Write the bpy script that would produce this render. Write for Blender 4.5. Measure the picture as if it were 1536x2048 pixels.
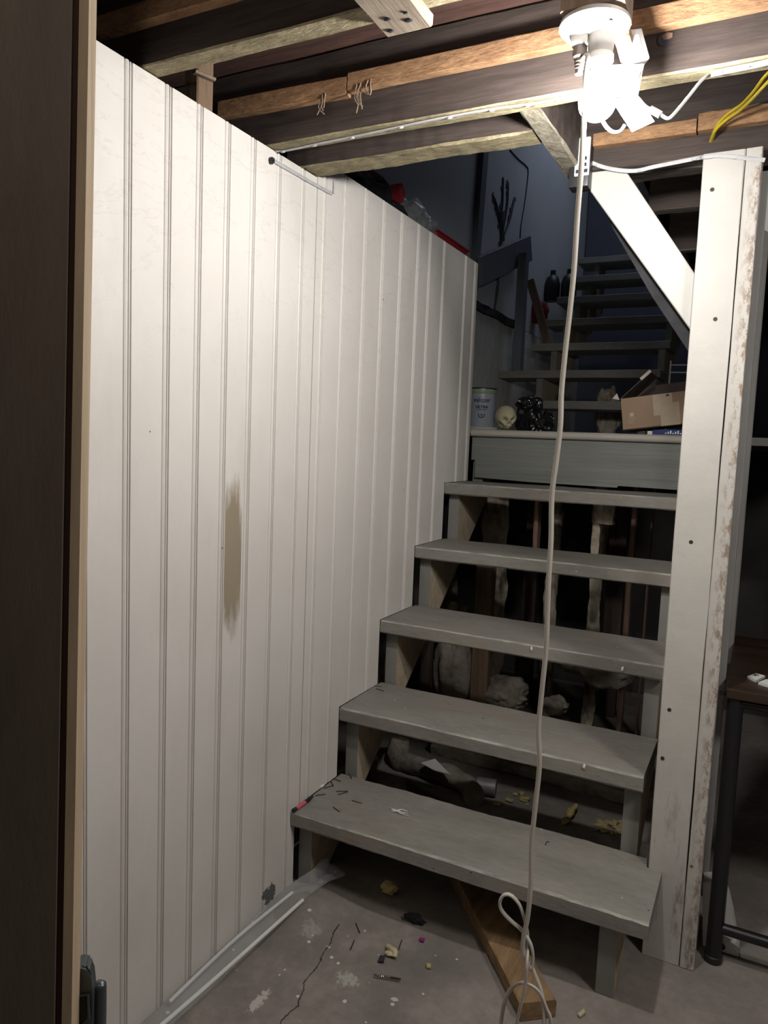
import bpy, bmesh, math, random
from mathutils import Vector, Matrix, noise
random.seed(7)
for o in list(bpy.data.objects): bpy.data.objects.remove(o)
SC = bpy.context.scene
COL = SC.collection
R = math.radians
# ------------------------------------------------------------------ camera, world, exposure
CX, CY, CZ = 1.0548, -1.58744, 1.22429
PITCH, ROLL, YAW, FPX = -0.0968922, 0.0393122, 0.4706629, 1475.09
def cam_axes():
    f = Vector((-math.sin(YAW)*math.cos(PITCH), math.cos(YAW)*math.cos(PITCH), math.sin(PITCH)))
    r = Vector((math.cos(YAW), math.sin(YAW), 0)); u = r.cross(f)
    return math.cos(ROLL)*r + math.sin(ROLL)*u, -math.sin(ROLL)*r + math.cos(ROLL)*u, f
CR, CU, CF = cam_axes()
cam = bpy.data.cameras.new('camera'); camo = bpy.data.objects.new('camera', cam); COL.objects.link(camo)
camo.matrix_world = Matrix(((CR.x, CU.x, -CF.x, CX), (CR.y, CU.y, -CF.y, CY), (CR.z, CU.z, -CF.z, CZ), (0, 0, 0, 1)))
cam.sensor_fit = 'VERTICAL'; cam.sensor_height = 36.0; cam.lens = FPX/2048*36.0
cam.clip_start = 0.02; cam.clip_end = 60
SC.camera = camo
W = bpy.data.worlds.new('world'); SC.world = W; W.use_nodes = True
W.node_tree.nodes['Background'].inputs[0].default_value = (1.0, 0.96, 0.92, 1)
W.node_tree.nodes['Background'].inputs[1].default_value = 0.025
SC.view_settings.view_transform = 'Standard'; SC.view_settings.look = 'None'
SC.view_settings.gamma = 1.0; SC.view_settings.use_curve_mapping = False
SC.view_settings.exposure = 0.12
BULB_STRENGTH = 690.0
def lamp(name, kind, loc, energy, color, **k):
    l = bpy.data.lights.new(name, kind); l.energy = energy; l.color = color
    for a, v in k.items(): setattr(l, a, v)
    o = bpy.data.objects.new(name, l); COL.objects.link(o); o.location = loc; return o
lamp('stairwell_fill', 'AREA', (.1, 4.0, 4.3), 8.0, (.72, .82, 1.0), size=1.2)          # added fill that lifts the dark stairwell; no lamp known there
lamp('right_fill', 'POINT', (1.75, -.64, 1.80), 33.0, (1.0, .955, .90), shadow_soft_size=.12)   # added fill for lower wall and steps, unseen right of the view
lamp('door_fill', 'POINT', (.92, -1.64, 1.86), 3.0, (1.0, .86, .70), shadow_soft_size=.10)   # added weak fill for the door face, above and behind the viewer

def at(px, py, x=None, y=None, z=None):
    """The point of the place seen at a pixel of the photograph, on a plane of known x, y or z."""
    d = CF + CR*((px-768)/FPX) - CU*((py-1024)/FPX)
    if x is not None: t = (x-CX)/d.x
    elif y is not None: t = (y-CY)/d.y
    else: t = (z-CZ)/d.z
    return Vector((CX, CY, CZ)) + d*t

# ------------------------------------------------------------------ materials
def link(nt, a, b): nt.links.new(a, b)
def node(nt, kind, **kw):
    n = nt.nodes.new(kind)
    for k, v in kw.items():
        if k.startswith('i_'): n.inputs[k[2:]].default_value = v
        else: setattr(n, k, v)
    return n
def rgba(c): return (c[0], c[1], c[2], 1.0)
def math_n(nt, op, a, b=None, clamp=False):
    n = nt.nodes.new('ShaderNodeMath'); n.operation = op; n.use_clamp = clamp
    for i, s in enumerate((a, b)):
        if s is None: continue
        if isinstance(s, (int, float)): n.inputs[i].default_value = s
        else: link(nt, s, n.inputs[i])
    return n.outputs[0]
def ramp(nt, fac, stops):
    n = nt.nodes.new('ShaderNodeValToRGB'); e = n.color_ramp.elements
    while len(e) < len(stops): e.new(0.5)
    for i, (p, c) in enumerate(stops): e[i].position = p; e[i].color = rgba(c)
    link(nt, fac, n.inputs[0]); return n.outputs[0]
def mixc(nt, fac, a, b, mode='MIX'):
    n = nt.nodes.new('ShaderNodeMix'); n.data_type = 'RGBA'; n.blend_type = mode
    if isinstance(fac, (int, float)): n.inputs[0].default_value = fac
    else: link(nt, fac, n.inputs[0])
    for s, i in ((a, 6), (b, 7)):
        if isinstance(s, tuple): n.inputs[i].default_value = rgba(s)
        else: link(nt, s, n.inputs[i])
    return n.outputs[2]
def coords(nt, stretch=(1, 1, 1)):
    t = nt.nodes.new('ShaderNodeTexCoord'); m = nt.nodes.new('ShaderNodeMapping')
    m.inputs['Scale'].default_value = stretch; link(nt, t.outputs['Object'], m.inputs[0]); return m.outputs[0]
def noise_n(nt, co, scale, detail=5, rough=.6, dist=0.0):
    n = node(nt, 'ShaderNodeTexNoise', i_Scale=scale, i_Detail=detail, i_Roughness=rough, i_Distortion=dist)
    link(nt, co, n.inputs['Vector']); return n.outputs['Fac']
def mk(name, stops, scale=6, stretch=(1, 1, 1), rough=.7, bump=.0, bscale=None, fine=.0, metal=0, spec=.3, dist=0.0, extra=None, trans=0, alpha=None):
    m = bpy.data.materials.new(name); m.use_nodes = True; nt = m.node_tree
    b = nt.nodes['Principled BSDF']
    b.inputs['Roughness'].default_value = rough; b.inputs['Metallic'].default_value = metal
    b.inputs['Specular IOR Level'].default_value = spec
    if trans: b.inputs['Transmission Weight'].default_value = trans
    if alpha is not None: b.inputs['Alpha'].default_value = alpha
    if len(stops) == 3 and isinstance(stops[0], (int, float)): stops = [(0, stops), (1, stops)]
    co = coords(nt, stretch)
    f = noise_n(nt, co, scale, 6, .62, dist)
    c = ramp(nt, f, stops)
    if fine:
        f2 = noise_n(nt, co, scale*7, 4, .7)
        c = mixc(nt, fine, c, ramp(nt, f2, [(.3, (.25, .25, .25)), (.7, (.75, .75, .75))]), 'OVERLAY')
    if extra: c = extra(nt, c)
    link(nt, c, b.inputs['Base Color'])
    if bump:
        bn = node(nt, 'ShaderNodeBump', i_Strength=1.0, i_Distance=bump)
        link(nt, noise_n(nt, co, bscale or scale*3, 6, .65), bn.inputs['Height']); link(nt, bn.outputs[0], b.inputs['Normal'])
    return m
def xyz(nt):
    t = nt.nodes.new('ShaderNodeTexCoord'); s = nt.nodes.new('ShaderNodeSeparateXYZ'); link(nt, t.outputs['Object'], s.inputs[0]); return s.outputs

def panel_marks(nt, c):
    """Worn brown patch, water-stain outlines and chips of the beadboard."""
    X, Y, Z = xyz(nt)
    co = coords(nt, (1, 1, 1)); cs = coords(nt, (1, 14, 2.2))
    # grime
    g = noise_n(nt, coords(nt, (1, 2.5, .8)), 2.2, 6, .65)
    c = mixc(nt, ramp(nt, g, [(.5, (0, 0, 0)), (.78, (.35, .35, .35))]), c, (.52, .48, .43))
    # water stain outlines in the upper part
    w = noise_n(nt, coords(nt, (1, 1.2, 3.2)), 1.6, 8, .6, .3)
    fr = math_n(nt, 'FRACT', math_n(nt, 'MULTIPLY', w, 9.0))
    ln = math_n(nt, 'LESS_THAN', math_n(nt, 'ABSOLUTE', math_n(nt, 'SUBTRACT', fr, .5)), .035)
    up = math_n(nt, 'SMOOTH_MIN', math_n(nt, 'MULTIPLY', math_n(nt, 'SUBTRACT', Z, 1.25), 2.0, True), 1.0)
    c = mixc(nt, math_n(nt, 'MULTIPLY', math_n(nt, 'MULTIPLY', ln, up, True), .30), c, (.50, .46, .42))
    # worn patch
    n1 = noise_n(nt, cs, 5, 6, .7)
    ey = math_n(nt, 'POWER', math_n(nt, 'ABSOLUTE', math_n(nt, 'DIVIDE', math_n(nt, 'SUBTRACT', Y, -.268), .050)), 2.0)
    ez = math_n(nt, 'POWER', math_n(nt, 'ABSOLUTE', math_n(nt, 'DIVIDE', math_n(nt, 'SUBTRACT', Z, .945), .19)), 2.0)
    e = math_n(nt, 'ADD', math_n(nt, 'ADD', ey, ez), math_n(nt, 'MULTIPLY', math_n(nt, 'SUBTRACT', n1, .5), 1.7))
    mk_ = math_n(nt, 'MULTIPLY', math_n(nt, 'SUBTRACT', 1.05, e), 1.7, True)
    mk_ = math_n(nt, 'MULTIPLY', mk_, math_n(nt, 'GREATER_THAN', Y, -.293))
    mk_ = math_n(nt, 'MULTIPLY', mk_, math_n(nt, 'LESS_THAN', Y, -.233))
    c = mixc(nt, math_n(nt, 'MULTIPLY', mk_, .9), c, (.29, .235, .16))
    # chip near the floor
    ey = math_n(nt, 'POWER', math_n(nt, 'ABSOLUTE', math_n(nt, 'DIVIDE', math_n(nt, 'SUBTRACT', Y, -.085), .03)), 2.0)
    ez = math_n(nt, 'POWER', math_n(nt, 'ABSOLUTE', math_n(nt, 'DIVIDE', math_n(nt, 'SUBTRACT', Z, .035), .028)), 2.0)
    e = math_n(nt, 'ADD', math_n(nt, 'ADD', ey, ez), math_n(nt, 'MULTIPLY', math_n(nt, 'SUBTRACT', noise_n(nt, co, 60, 4), .5), 4.0))
    c = mixc(nt, math_n(nt, 'MULTIPLY', math_n(nt, 'SUBTRACT', 1.0, e), 4.0, True), c, (.13, .14, .14))
    # pinholes and scuffs
    v = node(nt, 'ShaderNodeTexVoronoi', i_Scale=7.0); link(nt, co, v.inputs['Vector'])
    c = mixc(nt, math_n(nt, 'LESS_THAN', v.outputs['Distance'], .018), c, (.12, .10, .09))
    return c

def floor_marks(nt, c):
    X, Y, Z = xyz(nt); co = coords(nt)
    def blob(x, y, rx, ry, ns, amp, gain, col, amt, c):
        ex = math_n(nt, 'POWER', math_n(nt, 'ABSOLUTE', math_n(nt, 'DIVIDE', math_n(nt, 'SUBTRACT', X, x), rx)), 2.0)
        ey = math_n(nt, 'POWER', math_n(nt, 'ABSOLUTE', math_n(nt, 'DIVIDE', math_n(nt, 'SUBTRACT', Y, y), ry)), 2.0)
        e = math_n(nt, 'ADD', math_n(nt, 'ADD', ex, ey), math_n(nt, 'MULTIPLY', math_n(nt, 'SUBTRACT', noise_n(nt, co, ns, 5, .7), .5), amp))
        return mixc(nt, math_n(nt, 'MULTIPLY', math_n(nt, 'MULTIPLY', math_n(nt, 'SUBTRACT', 1.0, e), gain, True), amt), c, col)
    c = mixc(nt, ramp(nt, noise_n(nt, co, 3.2, 5, .6), [(.45, (0, 0, 0)), (.7, (.6, .6, .6))]), c, (.12, .118, .11))
    # splashes of white paint, most of them in front of the bottom step
    v = node(nt, 'ShaderNodeTexVoronoi', i_Scale=42.0, i_Randomness=1.0); link(nt, co, v.inputs['Vector'])
    sz = node(nt, 'ShaderNodeSeparateColor'); link(nt, v.outputs['Color'], sz.inputs[0])
    rad = math_n(nt, 'MULTIPLY', math_n(nt, 'POWER', sz.outputs[0], 5.0), .24)
    d = math_n(nt, 'ADD', v.outputs['Distance'], math_n(nt, 'MULTIPLY', math_n(nt, 'SUBTRACT', noise_n(nt, co, 140, 3), .5), .16))
    sp = math_n(nt, 'LESS_THAN', d, rad)
    near = blob_mask = math_n(nt, 'GREATER_THAN', noise_n(nt, co, 4.0, 3), .44)
    inx = math_n(nt, 'MULTIPLY', math_n(nt, 'LESS_THAN', X, .72), math_n(nt, 'LESS_THAN', Y, .02))
    c = mixc(nt, math_n(nt, 'MULTIPLY', math_n(nt, 'MULTIPLY', sp, near), math_n(nt, 'MULTIPLY', inx, .9)), c, (.62, .61, .58))
    c = blob(.305, -.205, .030, .024, 90, 6.5, 1.2, (.46, .46, .42), .75, c)
    c = blob(.17, -.36, .012, .035, 110, 6.5, 3, (.55, .52, .48), .8, c)
    c = blob(.425, -.205, .010, .006, 120, 4.0, 3, (.6, .58, .55), .8, c)
    c = blob(.15, -.12, .025, .025, 90, 6.0, 1.5, (.40, .40, .38), .5, c)
    # crack running towards the camera
    ck = math_n(nt, 'ADD', math_n(nt, 'SUBTRACT', X, math_n(nt, 'MULTIPLY', math_n(nt, 'ADD', Y, .05), -.16)), math_n(nt, 'MULTIPLY', math_n(nt, 'SUBTRACT', noise_n(nt, co, 5, 6), .5), .10))
    cm = math_n(nt, 'LESS_THAN', math_n(nt, 'ABSOLUTE', math_n(nt, 'SUBTRACT', ck, .2)), .0016)
    c = mixc(nt, math_n(nt, 'MULTIPLY', cm, math_n(nt, 'LESS_THAN', Y, -.06)), c, (.03, .028, .025))
    return c

def chips(col, scale, thr, amt=1.0, stretch=(1, 1, 1), zone=None):
    """Paint worn through in ragged flakes."""
    def f(nt, c):
        n = noise_n(nt, coords(nt, stretch), scale, 8, .72)
        m = math_n(nt, 'MULTIPLY', math_n(nt, 'SUBTRACT', n, thr), 14.0, True)
        if zone: m = math_n(nt, 'MULTIPLY', m, zone(nt))
        return mixc(nt, math_n(nt, 'MULTIPLY', m, amt), c, col)
    return f
def post_zone(nt):
    X, Y, Z = xyz(nt)
    return math_n(nt, 'MULTIPLY', math_n(nt, 'SUBTRACT', X, .955-.944+.005), 60.0, True)
def post_marks(nt, c):
    X, Y, Z = xyz(nt)
    z = math_n(nt, 'MULTIPLY', math_n(nt, 'SUBTRACT', X, .030), 45.0, True)
    n = noise_n(nt, coords(nt, (2, 2, .8)), 42, 8, .8)
    c = mixc(nt, math_n(nt, 'MULTIPLY', math_n(nt, 'MULTIPLY', math_n(nt, 'SUBTRACT', n, .49), 12.0, True), z), c, (.27, .20, .15))
    n2 = noise_n(nt, coords(nt, (1.5, 1.5, .3)), 18, 8, .75)
    zz = math_n(nt, 'MULTIPLY', math_n(nt, 'SUBTRACT', .62, Z), 2.0, True)
    c = mixc(nt, math_n(nt, 'MULTIPLY', math_n(nt, 'MULTIPLY', math_n(nt, 'SUBTRACT', n2, .54), 7.0, True), zz), c, (.17, .14, .11))
    v = node(nt, 'ShaderNodeTexVoronoi', i_Scale=9.0); link(nt, coords(nt), v.inputs['Vector'])
    return mixc(nt, math_n(nt, 'LESS_THAN', v.outputs['Distance'], .035), c, (.16, .11, .07))

def tread_marks(nt, c):
    c = chips((.40, .38, .34), 16, .66, .7, (.35, 6, 6))(nt, c)
    c = chips((.29, .235, .20), 5, .53, .55, (.6, 2, 2))(nt, c)
    v = node(nt, 'ShaderNodeTexVoronoi', i_Scale=38.0); link(nt, coords(nt), v.inputs['Vector'])
    sc = node(nt, 'ShaderNodeSeparateColor'); link(nt, v.outputs['Color'], sc.inputs[0])
    c = mixc(nt, math_n(nt, 'LESS_THAN', v.outputs['Distance'], math_n(nt, 'MULTIPLY', math_n(nt, 'POWER', sc.outputs[0], 8.0), .13)), c, (.55, .54, .50))
    return mixc(nt, math_n(nt, 'LESS_THAN', v.outputs['Distance'], math_n(nt, 'MULTIPLY', math_n(nt, 'POWER', sc.outputs[1], 10.0), .12)), c, (.06, .05, .045))
ALONG_X, ALONG_Y, ALONG_Z = (.6, 9, 9), (9, .6, 9), (9, 9, .6)
def wood(name, a, b, along, scale=3, **k):
    k.setdefault('rough', .85); k.setdefault('bump', .0012); k.setdefault('fine', .35)
    return mk(name, [(.3, a), (.7, b)], scale, along, bscale=scale*2.5, **k)
M = {}
M['panel'] = mk('cream_beadboard_paint', [(.3, (.665, .635, .60)), (.7, (.735, .705, .67))], 3, rough=.5, bump=.0003, bscale=60, extra=panel_marks, spec=.35)
M['edge_wear'] = mk('worn_tread_edge', [(.35, (.20, .198, .18)), (.6, (.42, .41, .37))], 30, (.5, 2, 2), rough=.7, bump=.001, bscale=60)
M['grey_paint'] = mk('grey_tread_paint', [(.3, (.205, .198, .175)), (.7, (.275, .262, .235))], 4, (1, 3, 3), rough=.62, bump=.0009, bscale=34, fine=.22,
                     extra=tread_marks)
M['grey_smooth'] = mk('grey_stair_paint', [(.3, (.20, .20, .185)), (.7, (.25, .248, .23))], 5, rough=.6, bump=.0005, bscale=50)
M['grey_grain'] = mk('grey_paint_over_grain', [(.3, (.17, .18, .17)), (.7, (.23, .24, .225))], 3, (.7, 9, 14), rough=.5, bump=.0022, bscale=7)
M['nosing'] = mk('pale_grey_nosing_paint', [(.3, (.36, .34, .30)), (.7, (.48, .45, .40))], 9, (.4, 4, 4), rough=.5)
M['raw'] = wood('raw_stringer_wood', (.34, .27, .19), (.50, .42, .31), (9, 2, 1.2))
M['joist_dark'] = wood('dark_joist_wood', (.026, .020, .018), (.074, .056, .048), ALONG_X, 3.2, fine=.5, extra=chips((.24, .22, .19), 30, .69, .6, (.5, 6, 6)), rough=.75)
M['joist_under'] = wood('pale_joist_underside', (.20, .165, .095), (.42, .365, .235), (3, 7, 7), 5, bump=.005, fine=.6, extra=chips((.10, .075, .05), 16, .60, .75, (1, 2, 1)))
M['strip'] = wood('orange_nailing_strip', (.20, .105, .055), (.40, .235, .125), (3, 9, 9), 4, bump=.004, fine=.6)
M['subfloor'] = wood('red_brown_subfloor', (.040, .020, .016), (.105, .055, .042), (.8, 7, 9), 3, fine=.5)
M['beam_under'] = wood('grey_brown_underside', (.06, .05, .045), (.17, .14, .12), (2, 9, 9), 3, bump=.003, extra=chips((.42, .37, .31), 20, .68, .8))
M['pale_y'] = wood('weathered_board', (.20, .155, .115), (.33, .27, .21), ALONG_Y, 2.6, bump=.0018, extra=chips((.07, .05, .04), 10, .66, .8, (2, 1, 1)))
M['plaster_under'] = wood('pale_trimmer_underside', (.20, .18, .13), (.40, .365, .29), (5, 3, 5), 5, bump=.005, fine=.5, extra=chips((.10, .08, .06), 18, .58, .75))
M['block'] = wood('tan_block_wood', (.19, .14, .10), (.29, .23, .17), ALONG_Z, 2.5)
M['stud'] = wood('brown_stud_wood', (.13, .085, .055), (.24, .165, .11), ALONG_Z, 3)
M['dark_stud'] = wood('dark_brown_stud', (.045, .03, .024), (.085, .06, .048), ALONG_Z, 3)
M['brown_stud'] = wood('pinkish_brown_stud', (.16, .10, .075), (.24, .16, .12), ALONG_Z, 3)
M['plank'] = wood('old_two_by_four', (.15, .09, .045), (.34, .225, .12), (9, 1, 9), 3, bump=.0025)
M['plaster_lath'] = mk('peeling_plaster', [(.35, (.06, .05, .04)), (.5, (.36, .31, .24)), (.75, (.62, .58, .50))], 14, (1, 1, .5), rough=.95, bump=.01, bscale=20)
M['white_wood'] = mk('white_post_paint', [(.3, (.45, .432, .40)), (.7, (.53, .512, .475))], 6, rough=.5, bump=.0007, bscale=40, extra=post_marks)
M['white_wood_d'] = mk('white_brace_paint', [(.3, (.42, .412, .385)), (.7, (.48, .473, .44))], 6, rough=.5, bump=.0005, bscale=40, extra=chips((.5, .47, .42), 12, .68, .5))
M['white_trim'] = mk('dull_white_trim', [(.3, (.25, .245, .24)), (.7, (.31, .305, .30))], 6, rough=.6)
M['concrete'] = mk('grey_concrete_floor', [(.3, (.20, .176, .158)), (.7, (.285, .255, .23))], 5, rough=.85, bump=.0016, bscale=36, fine=.25, extra=floor_marks)
M['foundation'] = mk('rough_whitewashed_foundation', [(.3, (.50, .50, .47)), (.7, (.66, .65, .61))], 4, rough=.9, bump=.012, bscale=14, extra=chips((.25, .24, .22), 8, .66, .7))
M['plasterboard'] = mk('pale_grey_plaster', [(.3, (.50, .51, .53)), (.7, (.57, .58, .59))], 2, rough=.85)
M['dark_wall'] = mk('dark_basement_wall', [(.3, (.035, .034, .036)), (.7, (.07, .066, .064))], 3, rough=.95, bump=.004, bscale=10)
M['blue_grey'] = mk('blue_grey_woodwork', [(.3, (.13, .145, .17)), (.7, (.18, .19, .215))], 4, ALONG_Z, rough=.6)
M['black_gap'] = mk('black_sill_wood', [(.3, (.018, .018, .02)), (.7, (.05, .05, .055))], 8, rough=.9)
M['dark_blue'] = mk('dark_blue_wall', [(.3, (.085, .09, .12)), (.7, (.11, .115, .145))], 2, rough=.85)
M['door'] = mk('brown_door_paint', [(.25, (.060, .045, .034)), (.75, (.125, .10, .078))], 3, (3, 3, .8), rough=.55, bump=.0006, bscale=14, extra=chips((.07, .045, .035), 7, .66, .8))
M['door_edge'] = mk('raw_door_edge', [(.3, (.27, .20, .13)), (.7, (.40, .31, .21))], 5, ALONG_Z, rough=.8)
M['door_gap'] = mk('dark_red_groove', (.055, .03, .025), rough=.9)
M['lock'] = mk('blue_grey_metal', [(.3, (.06, .07, .075)), (.7, (.13, .145, .15))], 8, rough=.35, metal=.7, spec=.5)
M['lock_dark'] = mk('black_recess', (.012, .012, .013), rough=.5)
M['porcelain'] = mk('white_porcelain', (.66, .65, .62), rough=.25, spec=.5)
M['white_plastic'] = mk('white_plastic', (.72, .72, .71), rough=.35, spec=.45)
M['grey_plastic'] = mk('pale_grey_plastic', (.48, .48, .49), rough=.4)
M['cord'] = mk('white_vinyl_cord', [(.3, (.47, .44, .39)), (.7, (.56, .53, .48))], 8, rough=.45, spec=.4)
M['plug'] = mk('shaded_plug_vinyl', (.20, .165, .15), rough=.45)  # brown of the backlit plug's shaded side, put into its base colour
M['black_metal'] = mk('black_tube_steel', (.012, .012, .014), rough=.35, spec=.5)
M['black_plastic'] = mk('black_plastic', (.018, .018, .020), rough=.4, spec=.5)
M['ink'] = mk('dark_ink', (.03, .03, .04), rough=.7)
M['orange_ink'] = mk('orange_ink', (.62, .20, .06), rough=.6)
M['paper'] = mk('white_label_paper', (.78, .77, .75), rough=.7)
M['backlit_tan'] = mk('backlit_label_tan', (.60, .49, .40), rough=.7)  # tag paper lit from behind: that tan glow is put into the colour
M['led_strip'] = mk('milky_plastic_strip', [(.3, (.40, .40, .415)), (.7, (.54, .54, .56))], 40, rough=.35, spec=.5)
M['yellow_cable'] = mk('yellow_cable_jacket', (.62, .48, .03), rough=.45, spec=.4)
M['table_top'] = mk('walnut_laminate', [(.3, (.022, .013, .009)), (.7, (.05, .031, .021))], 4, ALONG_X, rough=.45)
M['cardboard'] = mk('brown_cardboard', [(.3, (.30, .21, .145)), (.7, (.35, .25, .175))], 5, rough=.85)
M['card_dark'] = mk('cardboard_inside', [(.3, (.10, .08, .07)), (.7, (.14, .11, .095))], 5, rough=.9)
M['tape'] = mk('paper_tape', [(.3, (.42, .33, .245)), (.7, (.47, .375, .28))], 30, rough=.6)
M['print'] = mk('pale_print', (.50, .41, .31), rough=.8)
M['card_lit'] = mk('pale_card_edge', (.52, .47, .42), rough=.8)
M['blue_box'] = mk('blue_carton', (.012, .035, .16), rough=.4)
M['bag'] = mk('black_shiny_plastic_bag', (.010, .010, .012), rough=.16, spec=.7, bump=.002, bscale=12)
M['cloth'] = mk('black_cloth', [(.3, (.010, .011, .015)), (.7, (.024, .025, .032))], 14, rough=.9, bump=.003, bscale=30)
M['red'] = mk('red_plastic', (.36, .035, .045), rough=.4)
M['red_dull'] = mk('dull_red_cloth', (.20, .03, .035), rough=.8)
M['skull'] = mk('cream_foam', [(.3, (.44, .40, .26)), (.7, (.58, .53, .37))], 10, rough=.8, bump=.002, bscale=40)
M['can_body'] = mk('grey_blue_can_label', [(.3, (.27, .30, .35)), (.7, (.32, .34, .39))], 3, rough=.35, spec=.5)
M['can_rim'] = mk('dark_tin_rim', (.10, .11, .09), rough=.35, metal=.8)
M['can_green'] = mk('green_band', (.22, .30, .14), rough=.4)
M['can_text'] = mk('navy_text', (.012, .014, .028), rough=.5)
M['cream'] = mk('cream_lid', (.45, .44, .36), rough=.6)
M['rubble'] = mk('grey_rubble', [(.3, (.10, .085, .07)), (.5, (.26, .23, .19)), (.75, (.42, .38, .32))], 10, rough=.95, bump=.012, bscale=18)
M['pipe'] = mk('dusty_pale_pipe', [(.3, (.24, .20, .15)), (.7, (.40, .35, .28))], 12, rough=.9, bump=.004, bscale=50)
M['sleeve'] = mk('grey_metal_sleeve', [(.3, (.22, .22, .22)), (.7, (.36, .36, .36))], 12, rough=.5, metal=.4)
M['foam'] = mk('yellow_foam', [(.3, (.40, .30, .11)), (.7, (.58, .47, .22))], 20, rough=.9, bump=.003, bscale=60)
M['foam_pale'] = mk('pale_yellow_foam', [(.3, (.42, .36, .22)), (.7, (.56, .50, .33))], 20, rough=.9)
M['dust'] = mk('brown_dust_fluff', [(.3, (.22, .15, .10)), (.7, (.40, .30, .22))], 30, rough=1)
M['nail'] = mk('rusty_nail', (.055, .042, .034), rough=.6, metal=.5)
M['steel'] = mk('bright_steel', (.42, .40, .38), rough=.3, metal=1)
M['pink'] = mk('pink_marker', (.62, .12, .17), rough=.4)
M['magenta'] = mk('magenta_chip', (.28, .02, .17), rough=.5)
M['stalk'] = mk('dark_painted_stalks', (.085, .09, .105), rough=.8)
M['flake'] = mk('white_paint_flake', (.70, .69, .66), rough=.7)
def clear_plastic(name, tint, alpha):
    m = bpy.data.materials.new(name); m.use_nodes = True; nt = m.node_tree
    b = nt.nodes['Principled BSDF']; b.inputs['Base Color'].default_value = rgba(tint); b.inputs['Roughness'].default_value = .12
    b.inputs['Specular IOR Level'].default_value = .8
    lw = node(nt, 'ShaderNodeLayerWeight', i_Blend=.35)
    a = math_n(nt, 'ADD', math_n(nt, 'MULTIPLY', lw.outputs['Facing'], .42), alpha, True)
    link(nt, a, b.inputs['Alpha'])
    bn = node(nt, 'ShaderNodeBump', i_Strength=1.0, i_Distance=.004); link(nt, noise_n(nt, coords(nt), 40, 3), bn.inputs['Height']); link(nt, bn.outputs[0], b.inputs['Normal'])
    return m
M['clear'] = clear_plastic('clear_plastic_film', (.70, .72, .74), .06)
M['clear_dark'] = clear_plastic('smoky_plastic_film', (.35, .36, .38), .22)
gm = bpy.data.materials.new('lit_bulb_glass'); gm.use_nodes = True
gb = gm.node_tree.nodes['Principled BSDF']; gb.inputs['Base Color'].default_value = (.9, .9, .88, 1)
gb.inputs['Emission Color'].default_value = (1.0, .97, .93, 1); gb.inputs['Emission Strength'].default_value = BULB_STRENGTH
M['bulb'] = gm

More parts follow.
